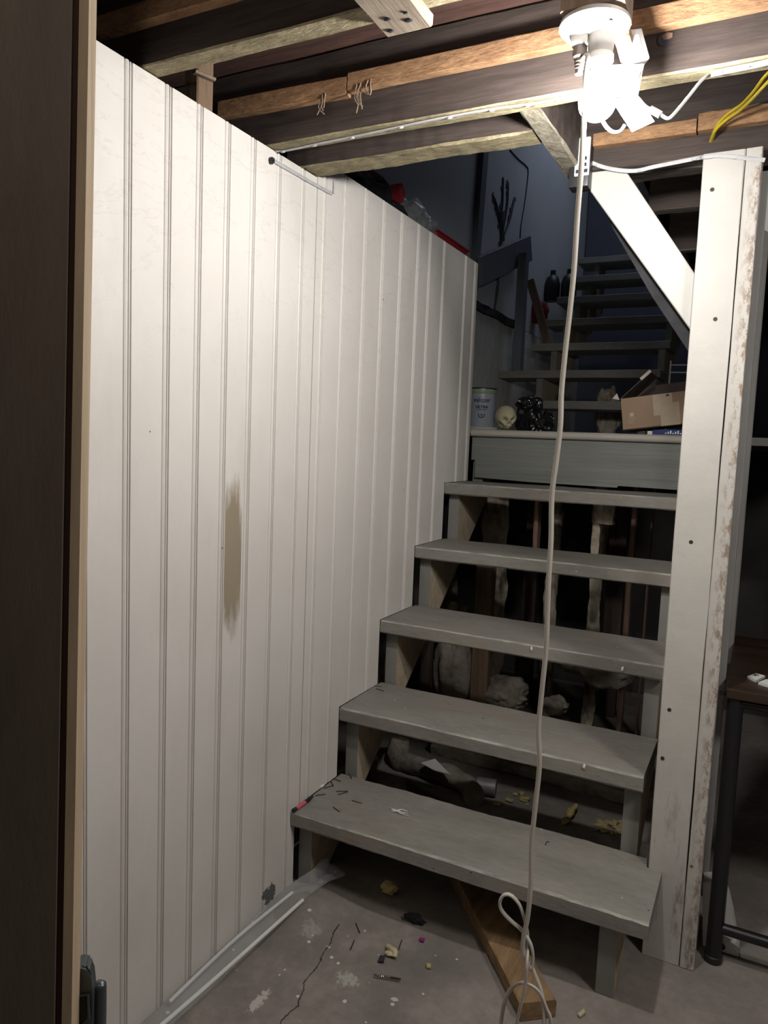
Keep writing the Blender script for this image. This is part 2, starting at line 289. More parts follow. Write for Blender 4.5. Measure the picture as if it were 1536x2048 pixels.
# ------------------------------------------------------------------ mesh helpers
class MB:
    def __init__(s): s.bm = bmesh.new()
    def _add(s, verts, faces, mi=0):
        vs = [s.bm.verts.new(v) for v in verts]
        for f in faces:
            try: fc = s.bm.faces.new([vs[i] for i in f]); fc.material_index = mi
            except ValueError: pass
        return s
    def box(s, x0, x1, y0, y1, z0, z1, bev=.002, mi=0, mat4=None):
        t = bmesh.new(); bmesh.ops.create_cube(t, size=1)
        for v in t.verts: v.co = Vector(((x0+x1)/2+v.co.x*(x1-x0), (y0+y1)/2+v.co.y*(y1-y0), (z0+z1)/2+v.co.z*(z1-z0)))
        bev = min(bev, .45*min(abs(x1-x0), abs(y1-y0), abs(z1-z0)))
        if bev > 0: bmesh.ops.bevel(t, geom=list(t.edges), offset=bev, segments=2, profile=.6, affect='EDGES')
        if mat4 is not None: t.transform(mat4)
        s._merge(t, mi); return s
    def _merge(s, t, mi=0):
        mp = [s.bm.verts.new(v.co) for v in t.verts]; t.verts.index_update()
        for f in t.faces:
            fc = s.bm.faces.new([mp[v.index] for v in f.verts]); fc.material_index = mi
        t.free()
    def prism(s, pts, off, mi=0):
        n = len(pts); off = Vector(off); P = [Vector(p) for p in pts]
        s._add(P+[p+off for p in P], [list(range(n))[::-1], list(range(n, 2*n))]+[[i, (i+1) % n, n+(i+1) % n, n+i] for i in range(n)], mi); return s
    def board(s, p0, p1, up, w, h, n=12, jit=0.0, ch=.003, seed=0, under=None, ends=0, edge=None):
        """A length of timber from p0 to p1 (axis through its middle); w across, h along up; edges slightly waney."""
        p0, p1, up = Vector(p0), Vector(p1), Vector(up).normalized(); d = (p1-p0); L = d.length; d.normalize()
        side = d.cross(up).normalized(); up = side.cross(d)
        a, b = w/2, h/2
        sec = [(-a+ch, -b), (a-ch, -b), (a, -b+ch), (a, b-ch), (a-ch, b), (-a+ch, b), (-a, b-ch), (-a, -b+ch)]
        rows = []
        for i in range(n+1):
            c = p0+d*(L*i/n); row = []
            for k, (u, v) in enumerate(sec):
                q = Vector((L*i/n*5.0+seed*13.1, k*1.7, seed*3.3)); q2 = Vector((L*i/n*38.0+seed*3.1, k*2.7, seed*1.3))
                ju = (noise.noise(q)+.35*noise.noise(q2))*jit; jv = (noise.noise(q+Vector((50, 0, 0)))+.35*noise.noise(q2+Vector((50, 0, 0))))*jit
                row.append(s.bm.verts.new(c+side*(u+ju)+up*(v+jv)))
            rows.append(row)
        for i in range(n):
            for k in range(8):
                f = s.bm.faces.new([rows[i][k], rows[i][(k+1) % 8], rows[i+1][(k+1) % 8], rows[i+1][k]])
                if under is not None and k in (0, 1, 7): f.material_index = under
                if edge is not None and k in (3, 5): f.material_index = edge
        s.bm.faces.new(rows[0][::-1]).material_index = ends; s.bm.faces.new(rows[-1]).material_index = ends
        return s
    def tube(s, pts, r, n=8, ry=None, flat=None, smooth=True, mi=0, sub=6):
        P = [Vector(p) for p in pts]
        if smooth and len(P) > 2:
            Q = []
            for i in range(len(P)-1):
                a, b, c, d = P[max(i-1, 0)], P[i], P[i+1], P[min(i+2, len(P)-1)]
                for j in range(sub):
                    t = j/sub; Q.append(.5*((2*b)+(c-a)*t+(2*a-5*b+4*c-d)*t*t+(3*b-a-3*c+d)*t**3))
            Q.append(P[-1]); P = Q
        rr = r if callable(r) else (lambda t: r)
        ref = Vector(flat) if flat else None; prev = None; rows = []
        for i, p in enumerate(P):
            t = (P[min(i+1, len(P)-1)]-P[max(i-1, 0)]).normalized()
            if ref is not None: u = ref-t*ref.dot(t)
            elif prev is None: u = t.orthogonal()
            else: u = prev-t*prev.dot(t)
            u.normalize(); prev = u; v = t.cross(u); k = rr(i/(len(P)-1)); k2 = ry if ry else k
            rows.append([s.bm.verts.new(p+u*(k*math.cos(6.28318*j/n))+v*(k2*math.sin(6.28318*j/n))) for j in range(n)])
        for i in range(len(rows)-1):
            for j in range(n): s.bm.faces.new([rows[i][j], rows[i][(j+1) % n], rows[i+1][(j+1) % n], rows[i+1][j]]).material_index = mi
        s.bm.faces.new(rows[0][::-1]); s.bm.faces.new(rows[-1]); return s
    def lathe(s, prof, c, n=32, mat3=None, mi=0):
        c = Vector(c); rows = []
        for r, z in prof:
            row = []
            for j in range(n):
                v = Vector((r*math.cos(6.28318531*j/n), r*math.sin(6.28318531*j/n), z))
                if mat3 is not None: v = mat3 @ v
                row.append(s.bm.verts.new(c+v))
            rows.append(row)
        for i in range(len(rows)-1):
            for j in range(n): s.bm.faces.new([rows[i][j], rows[i][(j+1) % n], rows[i+1][(j+1) % n], rows[i+1][j]]).material_index = mi
        s.bm.faces.new(rows[0][::-1]); s.bm.faces.new(rows[-1]); return s
    def blob(s, c, rad, seed=0, amp=.25, freq=1.6, sub=3, mat3=None, ridged=False, squash=None, octv=4):
        t = bmesh.new(); bmesh.ops.create_icosphere(t, subdivisions=sub, radius=1)
        for v in t.verts:
            q = v.co*freq+Vector((seed*7.3, seed*2.1, seed)); k = noise.fractal(q, 1.0, 2.0, octv)
            if ridged: k = (.35-abs(k))*1.4
            p = v.co*(1+amp*k); p = Vector((p.x*rad[0], p.y*rad[1], p.z*rad[2]))
            if squash is not None and p.z < squash: p.z = squash
            if mat3 is not None: p = mat3 @ p
            v.co = Vector(c)+p
        s._merge(t); return s
    def build(s, name, mats, parent=None, smooth=None):
        bm = s.bm; bmesh.ops.recalc_face_normals(bm, faces=bm.faces)
        if parent is not None: bm.transform(Matrix.Translation(-parent_loc(parent)))
        me = bpy.data.meshes.new(name); bm.to_mesh(me); bm.free()
        for m in (mats if isinstance(mats, (list, tuple)) else [mats]): me.materials.append(M[m])
        if smooth:
            for p in me.polygons: p.use_smooth = True
            me.set_sharp_from_angle(angle=R(smooth))
        o = bpy.data.objects.new(name, me); COL.objects.link(o)
        if parent is not None: o.parent = parent
        return o
def parent_loc(p):
    v = Vector((0, 0, 0))
    while p is not None: v += p.location; p = p.parent
    return v
def thing(name, label, cat, loc=(0, 0, 0), group=None):
    o = bpy.data.objects.new(name, None); COL.objects.link(o); o.location = loc; o.empty_display_size = .05
    return tag(o, label, cat, group)
def tag(o, label, cat, group=None, kind=None):
    o['label'] = label; o['category'] = cat
    if group: o['group'] = group
    if kind: o['kind'] = kind
    return o
def struct(o, label=None, cat=None):
    o['kind'] = 'structure'
    if label: o['label'] = label
    if cat: o['category'] = cat
    return o
def solo(mb, name, mats, loc, label, cat, group=None, smooth=None):
    """A thing that is one mesh, its origin at its base."""
    loc = Vector(loc); mb.bm.transform(Matrix.Translation(-loc))
    o = mb.build(name, mats, None, smooth); o.location = loc
    return tag(o, label, cat, group)

# ------------------------------------------------------------------ measures of the place (metres)
RUN, RISE, Z1, TH = .24404, .2128, .2232, .042
ZT = 1.879            # underside of the joists
ZL = 1.283            # landing
ZS = 2.055            # underside of the subfloor
XF = -.55             # foundation wall beside the stairwell

# ------------------------------------------------------------------ the setting
def floor_h(x, y):
    h = .040*math.exp(-((x-.09)/.085)**2-((y+.05)/.10)**2)
    h += .003*noise.noise(Vector((x*4, y*4, 1)))
    return h if y < 1 else 0
f = MB(); nx, ny = 120, 170; X0, X1, Y0, Y1 = -.7, 3.0, -2.6, 2.5
gv = [[f.bm.verts.new((X0+(X1-X0)*i/nx, Y0+(Y1-Y0)*j/ny, floor_h(X0+(X1-X0)*i/nx, Y0+(Y1-Y0)*j/ny)-.002)) for j in range(ny+1)] for i in range(nx+1)]
for i in range(nx):
    for j in range(ny): f.bm.faces.new([gv[i][j], gv[i+1][j], gv[i+1][j+1], gv[i][j+1]])
struct(f.build('floor', 'concrete', smooth=60))

BEADS1 = [-1.38, -1.28, -1.18, -1.08, -.98, -.88, -.78, -.68, -.58, -.48, -.392, -.305, -.217, -.120, -.020]
BEADS2 = [.082, .186, .301, .411, .532, .657, .751, .874, .985, .985+.1, .1+1.085]
def bead_profile(ya, yb, beads):
    """Face of the sheet seen in plan: flat boards, each joint a round bead between narrow grooves."""
    pts = [(ya, 0.0)]
    for b in beads:
        if not (ya+.012 < b < yb-.016): continue
        pts += [(b-.0110, 0), (b-.0098, -.0035), (b-.0085, -.0035), (b-.0070, -.0005), (b-.0035, .0014), (b+.0005, -.0002),
                (b+.0015, -.0045), (b+.0030, -.0045), (b+.0040, -.0005), (b+.0060, -.0005), (b+.0070, -.0045), (b+.0085, -.0045), (b+.0096, 0)]
    pts.append((yb, 0.0)); return pts
def sheet(mb, ya, yb, z0, z1, beads):
    p = [Vector((x, y, z0)) for y, x in bead_profile(ya, yb, beads)]
    p += [Vector((-.014, yb, z0)), Vector((-.014, ya, z0))]
    mb.prism(p, (0, 0, z1-z0))
w = MB(); sheet(w, -2.6, .022, .0, ZT-.003, BEADS1); sheet(w, .022, .042, Z1+.001, ZT-.003, [])
struct(w.build('wall_left', 'panel'), 'cream beadboard sheet with a worn brown patch', 'wall')
w = MB()
for k in range(5):
    ya = .0462 if k == 0 else k*RUN-.001; yb = (k+1)*RUN-.001 if k < 4 else 1.217
    zb = Z1+k*RISE+.001
    sheet(w, ya, yb, zb, ZT-.003 if False else 1.928, BEADS2)
struct(w.build('wall_stair', 'panel'), 'second cream beadboard sheet cut to the steps', 'wall')

w = MB(); w.box(XF-.15, XF, -2.6, 5.6, 0, 2.05, 0); struct(w.build('wall_foundation', 'foundation'))
w = MB(); w.box(XF-.13, XF-.012, -.2, 5.6, 2.062, 4.4, 0); struct(w.build('wall_stairwell', 'plasterboard'))
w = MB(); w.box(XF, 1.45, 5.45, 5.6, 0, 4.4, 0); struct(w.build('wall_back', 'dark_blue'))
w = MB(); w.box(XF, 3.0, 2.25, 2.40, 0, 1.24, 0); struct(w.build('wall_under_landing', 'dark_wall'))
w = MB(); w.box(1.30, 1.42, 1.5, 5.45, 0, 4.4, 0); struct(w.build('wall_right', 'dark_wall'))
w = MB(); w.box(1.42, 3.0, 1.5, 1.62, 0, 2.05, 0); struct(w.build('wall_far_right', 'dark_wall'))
w = MB(); w.box(3.0, 3.15, -2.6, 1.62, 0, 2.05, 0); struct(w.build('wall_side', 'dark_wall'))
w = MB(); w.box(XF-.13, 1.45, .35, 5.6, 4.4, 4.5, 0); struct(w.build('ceiling_stairwell', 'plasterboard'))
w = MB(); w.box(.635, .70, .36, 5.5, ZS, 4.4, 0); struct(w.build('wall_stairwell_right', 'dark_blue'))
w = MB(); w.box(XF, .635, .06, .10, ZS, 4.4, 0); struct(w.build('wall_stairwell_front', 'dark_blue'))
# floorboards over the basement: two fields round the stairwell
c = MB()
for i in range(9):
    y = -2.6+i*.30
    yb = min(y+.299, .10)
    c.box(XF, 3.0, y, yb, ZS, ZS+.02, .001)
for i in range(5): c.box(.655, 3.0, .101+i*.29, .101+i*.29+.288, ZS, ZS+.02, .001)
struct(c.build('ceiling', 'subfloor'))
# dark sill where the plaster wall sits on the foundation wall
s_ = MB(); s_.board((XF-.03, 1.2, 2.04), (XF-.03, 3.42, 2.05), (0, 0, 1), .10, .05, 26, .012, seed=3)
struct(s_.build('trim_1', 'black_gap'), 'ragged black sill along the stairwell wall', 'trim')

# ------------------------------------------------------------------ joists, beam, trimmer
def joist(y0, y1, x0, x1, label, under='joist_under', z1=ZS-.003, n=120, jit=.0025, seed=0, name='floor_joist', z0=ZT):
    m = MB(); m.board((x0, (y0+y1)/2, (z0+z1)/2), (x1, (y0+y1)/2, (z0+z1)/2), (0, 0, 1), y1-y0, z1-z0, n, jit, .003, seed, under=1)
    return solo(m, name, ['joist_dark', under], (x0, (y0+y1)/2, z0), label, 'joist', 'floor joists overhead')
joist(-.550, -.505, XF, 2.9, 'dark joist with pale yellowish underside, nearest the camera above the wall', seed=1)
joist(-.166, -.121, XF, 2.9, 'long dark joist carrying the white strip and the orange nailing strip', seed=2)
joist(-.021, .050, -.05, .571, 'short dark joist with ragged pale underside, in front of the stair opening', seed=3, jit=.004)
joist(-1.00, -.955, XF, 2.9, 'dark joist nearest the door, above the frame', seed=6)
joist(.60, .645, .72, 2.9, 'dim joist beyond the white brace, nearer of two', under='beam_under', seed=7)
joist(1.05, 1.095, .72, 2.9, 'dim joist beyond the white brace, farther of two', under='beam_under', seed=8)
b = thing('double_beam', 'dark doubled beam with rough underside resting on the white post', 'beam', (.62, .30, ZT))
m = MB(); m.board((.617, .275, (ZT+ZS)/2), (2.9, .275, (ZT+ZS)/2), (0, 0, 1), .05, ZS-ZT-.003, 40, .005, seed=11, under=1); m.build('front_plank', ['joist_dark', 'beam_under'], b)
m = MB(); m.board((.617, .33, (ZT+ZS)/2), (2.9, .33, (ZT+ZS)/2), (0, 0, 1), .055, ZS-ZT-.003, 40, .006, seed=12, under=1); m.build('rear_plank', ['joist_dark', 'beam_under'], b)
m = MB(); m.board((.594, -.1205, (ZT+ZS)/2), (.594, .36, (ZT+ZS)/2), (0, 0, 1), .043, ZS-ZT-.003, 16, .005, seed=14, under=1)
solo(m, 'stair_trimmer', ['joist_dark', 'plaster_under'], (.594, -.12, ZT), 'pale edged trimmer running from the long joist to the switch box', 'beam')

def strip(x0, x1, yface, z0, z1, label, seed, tufts=(), drop=0):
    """Orange lath nailed to the face of a joist, dust on its top edge."""
    t = thing('nailing_strip', label, 'wood strip', (x0, yface, z0), 'orange nailing strips on the joists')
    m = MB(); m.board((x0, yface-.0112, (z0+z1)/2+drop), (x1, yface-.0112, (z0+z1)/2), (0, 0, 1), .022, z1-z0, 60, .0012, .0015, seed=seed); m.build('lath', 'strip', t)
    rnd = random.Random(seed)
    d = MB()
    nn = max(12, int((x1-x0)*90))
    d.tube([(x0+.004+(x1-x0-.008)*i/nn, yface-.012, z1+drop*(1-i/nn)+.001) for i in range(nn+1)], lambda k: .002+.006*max(0, noise.noise(Vector((k*(x1-x0)*32, seed, 0))))+.003*max(0, noise.noise(Vector((k*(x1-x0)*90, seed, 5)))), 6, smooth=False)
    d.build('dust_ridge', 'dust', t, 60)
    for (x, l) in tufts:
        d = MB()
        for j in range(5):
            a = Vector((x+rnd.uniform(-.006, .006), yface-.023, z0+.012*rnd.random()))
            d.tube([a, a+Vector((rnd.uniform(-.008, .008), -.003, -l*.5)), a+Vector((rnd.uniform(-.008, .008), -.004, -l*rnd.uniform(.7, 1)))], .0012, 5)
        d.build('dust_tuft', 'dust', t)
strip(-.129, .214, -.166, 1.945, 1.982, 'shorter dark orange strip left of the joint on the long joist', 21, [(.16, .04)], drop=.006)
strip(.217, 2.2, -.166, 1.952, 1.988, 'long bright orange strip nailed to the long joist behind the bulb', 22, [(.245, .055), (.27, .03)])
strip(-.30, .35, -.550, 1.94, 1.975, 'dim reddish strip on the joist nearest the camera', 23)
strip(.642, .866, .250, 1.928, 1.957, 'short orange strip on the doubled beam left of the joint', 24)
strip(.869, 1.9, .250, 1.930, 1.967, 'orange strip on the doubled beam beside the yellow cables', 25)
# boards by the lamp
t = thing('crosswise_board', 'weathered grey board with nail holes running across the nearest joist', 'board', (.51, -.7, ZT))
m = MB(); m.board((.512, -.95, ZT-.011), (.512, -.499, ZT-.011), (0, 0, 1), .08, .021, 14, .002, seed=31); m.build('plank', 'pale_y', t)
for x, y, r in ((.497, -.545, .006), (.53, -.55, .004), (.525, -.53, .007), (.487, -.515, .006)):
    m = MB(); m.blob((x, y, ZT-.0218), (r, r*.7, .0012), int(x*999), .4, 2, 2); m.build('nail_hole', 'ink', t)
m = MB(); m.board((.555, -.50, ZT+.03), (.615, -.50, ZT+.03), (0, 0, 1), .02, .022, 4, .001, seed=33)
solo(m, 'wood_block', 'card_lit', (.585, -.49, ZT+.02), 'small pale block tucked behind the crosswise board', 'wood block')
m = MB(); m.board((.760, -.322, 1.913), (.760, -.322, ZS), (0, 1, 0), .098, .085, 6, .001, seed=34)
solo(m, 'mounting_block', 'block', (.76, -.322, 1.913), 'tan wooden block above the lampholder', 'wood block')
m = MB(); m.board((.790, -.272, 1.912), (.790, -.190, 1.912), (0, 0, 1), .026, .020, 4, .001, seed=36)
solo(m, 'wood_cleat', 'strip', (.79, -.23, 1.902), 'yellowish cleat between the lampholder and the long joist', 'wood block')
# stud and shim behind the top of the beadboard
p = at(398, 170, x=-.05)
m = MB(); m.board((-.05, p.y+.0, ZT-.4), (-.05, p.y+.0, ZS-.003), (0, 1, 0), .035, .05, 6, .002, seed=41)
solo(m, 'wall_stud', 'stud', (-.05, p.y, ZT-.4), 'brown stud showing above the beadboard between two joists', 'stud')
m = MB(); a = at(388, 143, z=1.93); b2 = at(428, 160, z=1.93)
m.board(a, b2, (0, 0, 1), .018, .006, 3, .001, seed=42)
solo(m, 'wood_shim', 'block', a, 'thin pale shim sticking out above the beadboard', 'shim')

# ------------------------------------------------------------------ white post and brace
PX0, PX1, PY0, PY1 = .8848, 1.0025, .2275, .318
t = thing('support_post', 'white painted double post with chipped edge at the right of the steps', 'post', (.944, .27, 0))
m = MB(); m.board((.9275, .2725, 0), (.927, .2725, ZT-.001), (0, 1, 0), .0845, .09, 30, .0016, .002, seed=51); m.build('wide_board', 'white_wood', t)
m = MB(); m.board((.9880, .2705, 0), (.987, .2705, ZT-.001), (0, 1, 0), .031, .09, 30, .0016, .002, seed=52); m.build('narrow_board', 'white_wood', t)
for z in (1.80, 1.52, 1.02, .62, .5):
    m = MB(); q = Vector((.918+.02*math.sin(z*9), PY0, z)); m.lathe([(.0001, -.0012), (.0035, -.001), (.0045, .0012)], q, 12, Matrix.Rotation(R(90), 3, 'X')); m.build('screw', 'nail', t)
m = MB(); a, b2 = Vector((.659, .275, 1.90)), Vector((.90, .275, 1.55))
A = [(.615, 1.866), (.612, 1.879), (.712, 1.879), (.884, 1.627), (.884, 1.502)]
m.prism([(x, .252, z) for x, z in A], (0, .04, 0))
bmesh.ops.bevel(m.bm, geom=list(m.bm.edges), offset=.002, segments=1, affect='EDGES')
solo(m, 'diagonal_brace', 'white_wood_d', (.75, .27, 1.50), 'white diagonal brace between the post and the beam', 'brace')
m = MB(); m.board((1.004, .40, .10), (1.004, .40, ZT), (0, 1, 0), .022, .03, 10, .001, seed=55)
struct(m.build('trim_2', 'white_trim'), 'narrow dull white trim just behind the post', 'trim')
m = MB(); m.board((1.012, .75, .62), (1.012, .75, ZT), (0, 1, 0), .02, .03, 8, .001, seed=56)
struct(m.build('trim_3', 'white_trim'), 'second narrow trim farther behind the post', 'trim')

m = MB(); m.prism([(x, .2925, z) for x, z in ((.665, 1.802), (.884, 1.506), (.884, 1.452), (.790, 1.588), (.690, 1.752))], (0, .035, 0))
solo(m, 'rear_brace', 'black_gap', (.88, .31, 1.452), 'dark narrow brace showing along the lower edge of the white brace', 'brace')
# bored hole and splinters in the long joist
jo = bpy.data.objects['floor_joist.001']
q = at(1330, 78, y=-.1668)
m = MB(); m.lathe([(.001, 0), (.011, 0), (.012, .0006), (.001, .0006)], q, 16, Matrix.Rotation(R(90), 3, 'X')); o = m.build('bored_hole', 'ink'); o.parent = jo; o.location = -jo.location
m = MB(); m.blob(q+Vector((.003, -.0008, .004)), (.009, .0012, .006), 3, .4, 2, 2); o = m.build('splintered_rim', 'brown_stud'); o.parent = jo; o.location = -jo.location

# ------------------------------------------------------------------ lower flight of steps
t = thing('staircase', 'grey painted open wooden steps rising from the floor to the landing', 'stairs', (.43, .0, 0))
NOSE = []
for k in range(5):
    y = k*RUN; z = Z1+k*RISE; x1 = (.917, .858, .862, .862, .862)[k]; d = .272 if k < 4 else .262
    m = MB(); m.board((.0015, y+d/2, z-TH/2), (x1, y+d/2, z-TH/2), (0, 0, 1), d, TH, (160, 60, 60, 60, 60)[k], (.0032, .0022, .0018, .0018, .0018)[k], .0045, seed=60+k, edge=1)
    if k == 0:
        for v in m.bm.verts:
            if v.co.x > .880 and v.co.y > .2262: v.co.y = .2262
    m.build('tread', ['grey_paint', 'edge_wear'], t)
def stringer(xa, xb, name):
    ov = .04; P = [(ov, 0)]
    for k in range(5):
        y, z = k*RUN+ov, Z1+k*RISE-TH
        P += [(y, z), (y+RUN, z)]
    P += [(5*RUN+ov, ZL-.03), (5*RUN+ov+.10, ZL-.03), (5*RUN+ov+.10, 1.02), (.115, 0)]
    m = MB(); n = len(P)
    m.prism([(xa, y, z) for y, z in P], (xb-xa, 0, 0))
    for f_ in m.bm.faces:
        nn = f_.normal if f_.normal.length else Vector()
    m.bm.normal_update()
    for f_ in m.bm.faces:
        f_.material_index = 1 if abs(f_.normal.x) > .5 else 0
    return m.build(name, ['grey_smooth', 'raw'], t)
stringer(.006, .046, 'stringer'); stringer(.811, .851, 'stringer')
# ------------------------------------------------------------------ landing
t = thing('landing', 'grey landing with pale rounded nosing and grained fascia board', 'landing', (.3, 1.25, 1.08))
m = MB(); m.prism([(x, 1.2405, z) for x, z in ((.003, 1.253), (.003, 1.160), (.020, 1.160), (.020, 1.090), (.25, 1.084), (.58, 1.083), (.585, 1.090), (.98, 1.087), (.98, 1.253))], (0, .018, 0)); m.build('fascia_board', 'grey_grain', t)
m = MB(); m.tube([(0.003, 1.232, 1.2685), (.98, 1.232, 1.2685)], .0145, 14); m.build('nosing', 'nosing', t, 60)
m = MB()
for i in range(8): m.box(XF+.002, 1.29, 1.238+i*.205, 1.238+i*.205+.203, 1.255, ZL, .002)
m.build('deck', 'grey_smooth', t)
for x in (-.2, .3): 
    m = MB(); m.board((x, 1.27, 1.18), (x, 2.24, 1.18), (0, 0, 1), .045, .145, 6, .001, seed=int(x*10)+75); m.build('bearer', 'dark_stud', t)

# ------------------------------------------------------------------ upper flight
t = thing('upper_staircase', 'dim grey upper flight rising from the back of the landing', 'stairs', (0, 2.85, ZL))
UP = [(-.19, .49, 2.83), (-.546, .466, 3.15), (-.415, .472, 3.47), (-.425, .472, 3.765), (-.425, .472, 4.06), (-.425, .472, 4.36), (-.425, .472, 4.66)]
for k, (xa, xb, y) in enumerate(UP):
    z = ZL+(k+1)*RISE+.003
    m = MB(); m.board((xa, y+.15, z-.024), (xb, y+.15, z-.024), (0, 0, 1), .30, .048, 16, .0015, seed=80+k); m.build('tread', 'grey_paint', t)
for xa in (-.30, .40):
    P = []
    for k in range(7):
        y, z = UP[k][2]+.045, ZL+(k+1)*RISE-.045
        P += [(y, z if k else ZL), (y, z)] if k == 0 else [(y, z-RISE), (y, z)]
    P += [(4.96, ZL+7*RISE-.045), (4.96, ZL+6*RISE-.18), (3.05, ZL)]
    m = MB(); m.prism([(xa, y, z) for y, z in P], (.04, 0, 0)); m.bm.normal_update()
    for f_ in m.bm.faces: f_.material_index = 1 if abs(f_.normal.x) > .5 else 0
    m.build('stringer', ['grey_smooth', 'raw'], t)
# rails and post beside it
p0, p1 = at(1026, 742, y=3.20), at(1041, 742, y=3.20)
m = MB(); m.board(((p0.x+p1.x)/2, 3.22, 1.715), ((p0.x+p1.x)/2-.003, 3.22, 2.47), (0, 1, 0), .055, .075, 6, .001, seed=90)
solo(m, 'newel_post', 'blue_grey', (p0.x, 3.22, 1.715), 'blue grey post standing on the second step of the upper flight', 'post')
m = MB(); a, b2 = at(957, 543, x=XF+.02), at(1044, 503, x=XF+.06)
m.board(a, b2+(b2-a)*.18, (0, 0, 1), .04, .165, 8, .001, seed=91)
solo(m, 'sloping_rail', 'blue_grey', a, 'broad dark rail sloping up along the stairwell wall to the post', 'rail')
m = MB(); a, b2 = at(967, 305, x=XF+.005), at(949, 525, x=XF+.005)
m.board(b2+Vector((0, 0, -.15)), a+(a-b2)*1.4, (1, 0, 0), .085, .03, 6, .001, seed=92)
struct(m.build('trim_4', 'blue_grey'), 'dark upright trim on the stairwell wall', 'trim')
m = MB(); a, b2 = at(1060, 560, y=3.60), at(1097, 690, y=3.60); b2.z = 1.931; m.board(a, b2, (0, 1, 0), .055, .02, 6, .001, seed=93)
solo(m, 'leaning_board', 'stud', b2, 'narrow board leaning beside the upper flight', 'board')
# painted stalks on the stairwell wall
m = MB(); rnd = random.Random(5)
for pts in ([(1002, 490), (1001, 440), (1004, 400), (1006, 356)], [(1001, 485), (1010, 430), (1014, 400), (1016, 364)], [(1003, 470), (996, 430), (990, 405), (986, 392)],
            [(1006, 475), (1018, 440), (1024, 415), (1029, 398)], [(1008, 482), (1004, 455), (1007, 425)], [(996, 540), (995, 570), (991, 600), (988, 622)], [(1000, 495), (999, 520), (996, 545)]):
    P = [at(x, y, x=XF-.008) for x, y in pts]
    m.tube(P, lambda q: .009*math.sin(math.pi*(.12+.8*q))+.004, 6, ry=.003)
    for i in range(14):
        k = rnd.random()*(len(P)-1); a = P[int(k)].lerp(P[min(int(k)+1, len(P)-1)], k % 1)
        m.blob(a+Vector((0, rnd.uniform(-.02, .02), rnd.uniform(-.02, .02))), (.003, .012, .02), i, .4, 2, 1)
solo(m, 'reed_decoration', 'stalk', at(998, 622, x=XF), 'dark reed-like stalks against the pale stairwell wall', 'decoration')
m = MB(); m.tube([at(x, y, x=XF-.009) for x, y in ((1020, 300), (1036, 318), (1052, 332), (1056, 345), (1050, 400), (1042, 450), (1040, 480))], .005, 6, ry=.003)
solo(m, 'wall_cable', 'stalk', at(1040, 480, x=XF), 'thin dark cable looping down the stairwell wall', 'cable')

# odds and ends on and under the upper flight
q = at(1075, 640, y=3.92)
m = MB(); m.blob((q.x, 3.93, 2.141+.08), (.075, .07, .09), 8, .3, 1.6, 4, squash=-.079); solo(m, 'red_cloth_bag', 'red_dull', (q.x, 3.93, 2.141), 'dull red bag on the upper flight beside the leaning board', 'bag', smooth=60)
for i, px in enumerate((1103, 1136)):
    q = at(px, 600, y=4.22); zz = ZL+5*RISE+.0035
    m = MB(); m.lathe([(.001, 0), (.055, 0), (.06, .01), (.06, .13), (.045, .18), (.022, .20), (.02, .235), (.001, .237)], (q.x, 4.22, zz), 20)
    solo(m, 'dark_jug', 'black_plastic', (q.x, 4.22, zz), ('dark jug on the upper flight just right of the red bag', 'dark jug on the upper flight nearest the hanging cord')[i], 'jug', smooth=40)
a, b2 = at(1187, 850, y=3.30), at(1240, 850, y=3.30)
m = MB(); m.blob(((a.x+b2.x)/2, 3.32, ZL+.15), ((b2.x-a.x)/2, .05, .16), 17, .35, 1.8, 4, squash=-.149); solo(m, 'plaster_lump', 'plaster_lath', (a.x, 3.32, ZL), 'ragged pale plaster lump under the upper flight left of the box', 'plaster', smooth=60)

# ------------------------------------------------------------------ lamp
LX, LY, LZ = .757, -.319, 1.9
t = thing('lampholder', 'white porcelain ceiling lampholder with built-in outlet', 'lampholder', (LX, LY, LZ))
m = MB(); m.lathe([(.001, .012), (.050, .012), (.0555, .008), (.0565, .002), (.054, -.001), (.048, -.004), (.040, -.010), (.026, -.013), (.001, -.013)], (LX, LY, LZ), 48); m.build('base', 'porcelain', t, 35)
m = MB(); m.lathe([(.001, 0), (.021, 0), (.0205, -.02), (.019, -.034), (.0215, -.036), (.0215, -.045), (.017, -.046), (.001, -.046)], (LX+.012, LY, LZ-.008), 32); m.build('socket', 'porcelain', t, 35)
m = MB(); m.box(LX-.034, LX-.006, LY-.018, LY+.016, LZ-.026, LZ-.006, .004); m.build('outlet', 'porcelain', t, 35)
for q in ((LX+.03, LY-.028), (LX-.028, LY+.03)):
    m = MB(); m.lathe([(.001, -.002), (.004, -.001), (.0045, .001)], (q[0], q[1], LZ-.0075), 12); m.build('screw', 'nail', t)
m = MB(); m.tube([(LX-.036, LY+.022, LZ-.006), (LX-.038, LY+.022, LZ-.022), (LX-.032, LY+.022, LZ-.034), (LX-.024, LY+.022, LZ-.028)], .0015, 6); m.build('wire_hook', 'black_metal', t)
BX, BY, BZ = LX+.012, LY, LZ-.115
t = thing('light_bulb', 'lit white bulb hanging from the porcelain lampholder', 'bulb', (BX, BY, BZ))
prof = [(.0005, -.0300)]+[(.030*math.sin(R(a)), -.030*math.cos(R(a))) for a in range(10, 125, 8)]+[(.0215, .024), (.0185, .032)]
m = MB(); m.lathe(prof, (BX, BY, BZ), 24); m.build('globe', 'bulb', t, 80)
m = MB(); m.lathe([(.0183, .031), (.0185, .034), (.0145, .050), (.0135, .060), (.013, .064), (.001, .064)], (BX, BY, BZ), 24); m.build('collar', 'white_plastic', t, 40)

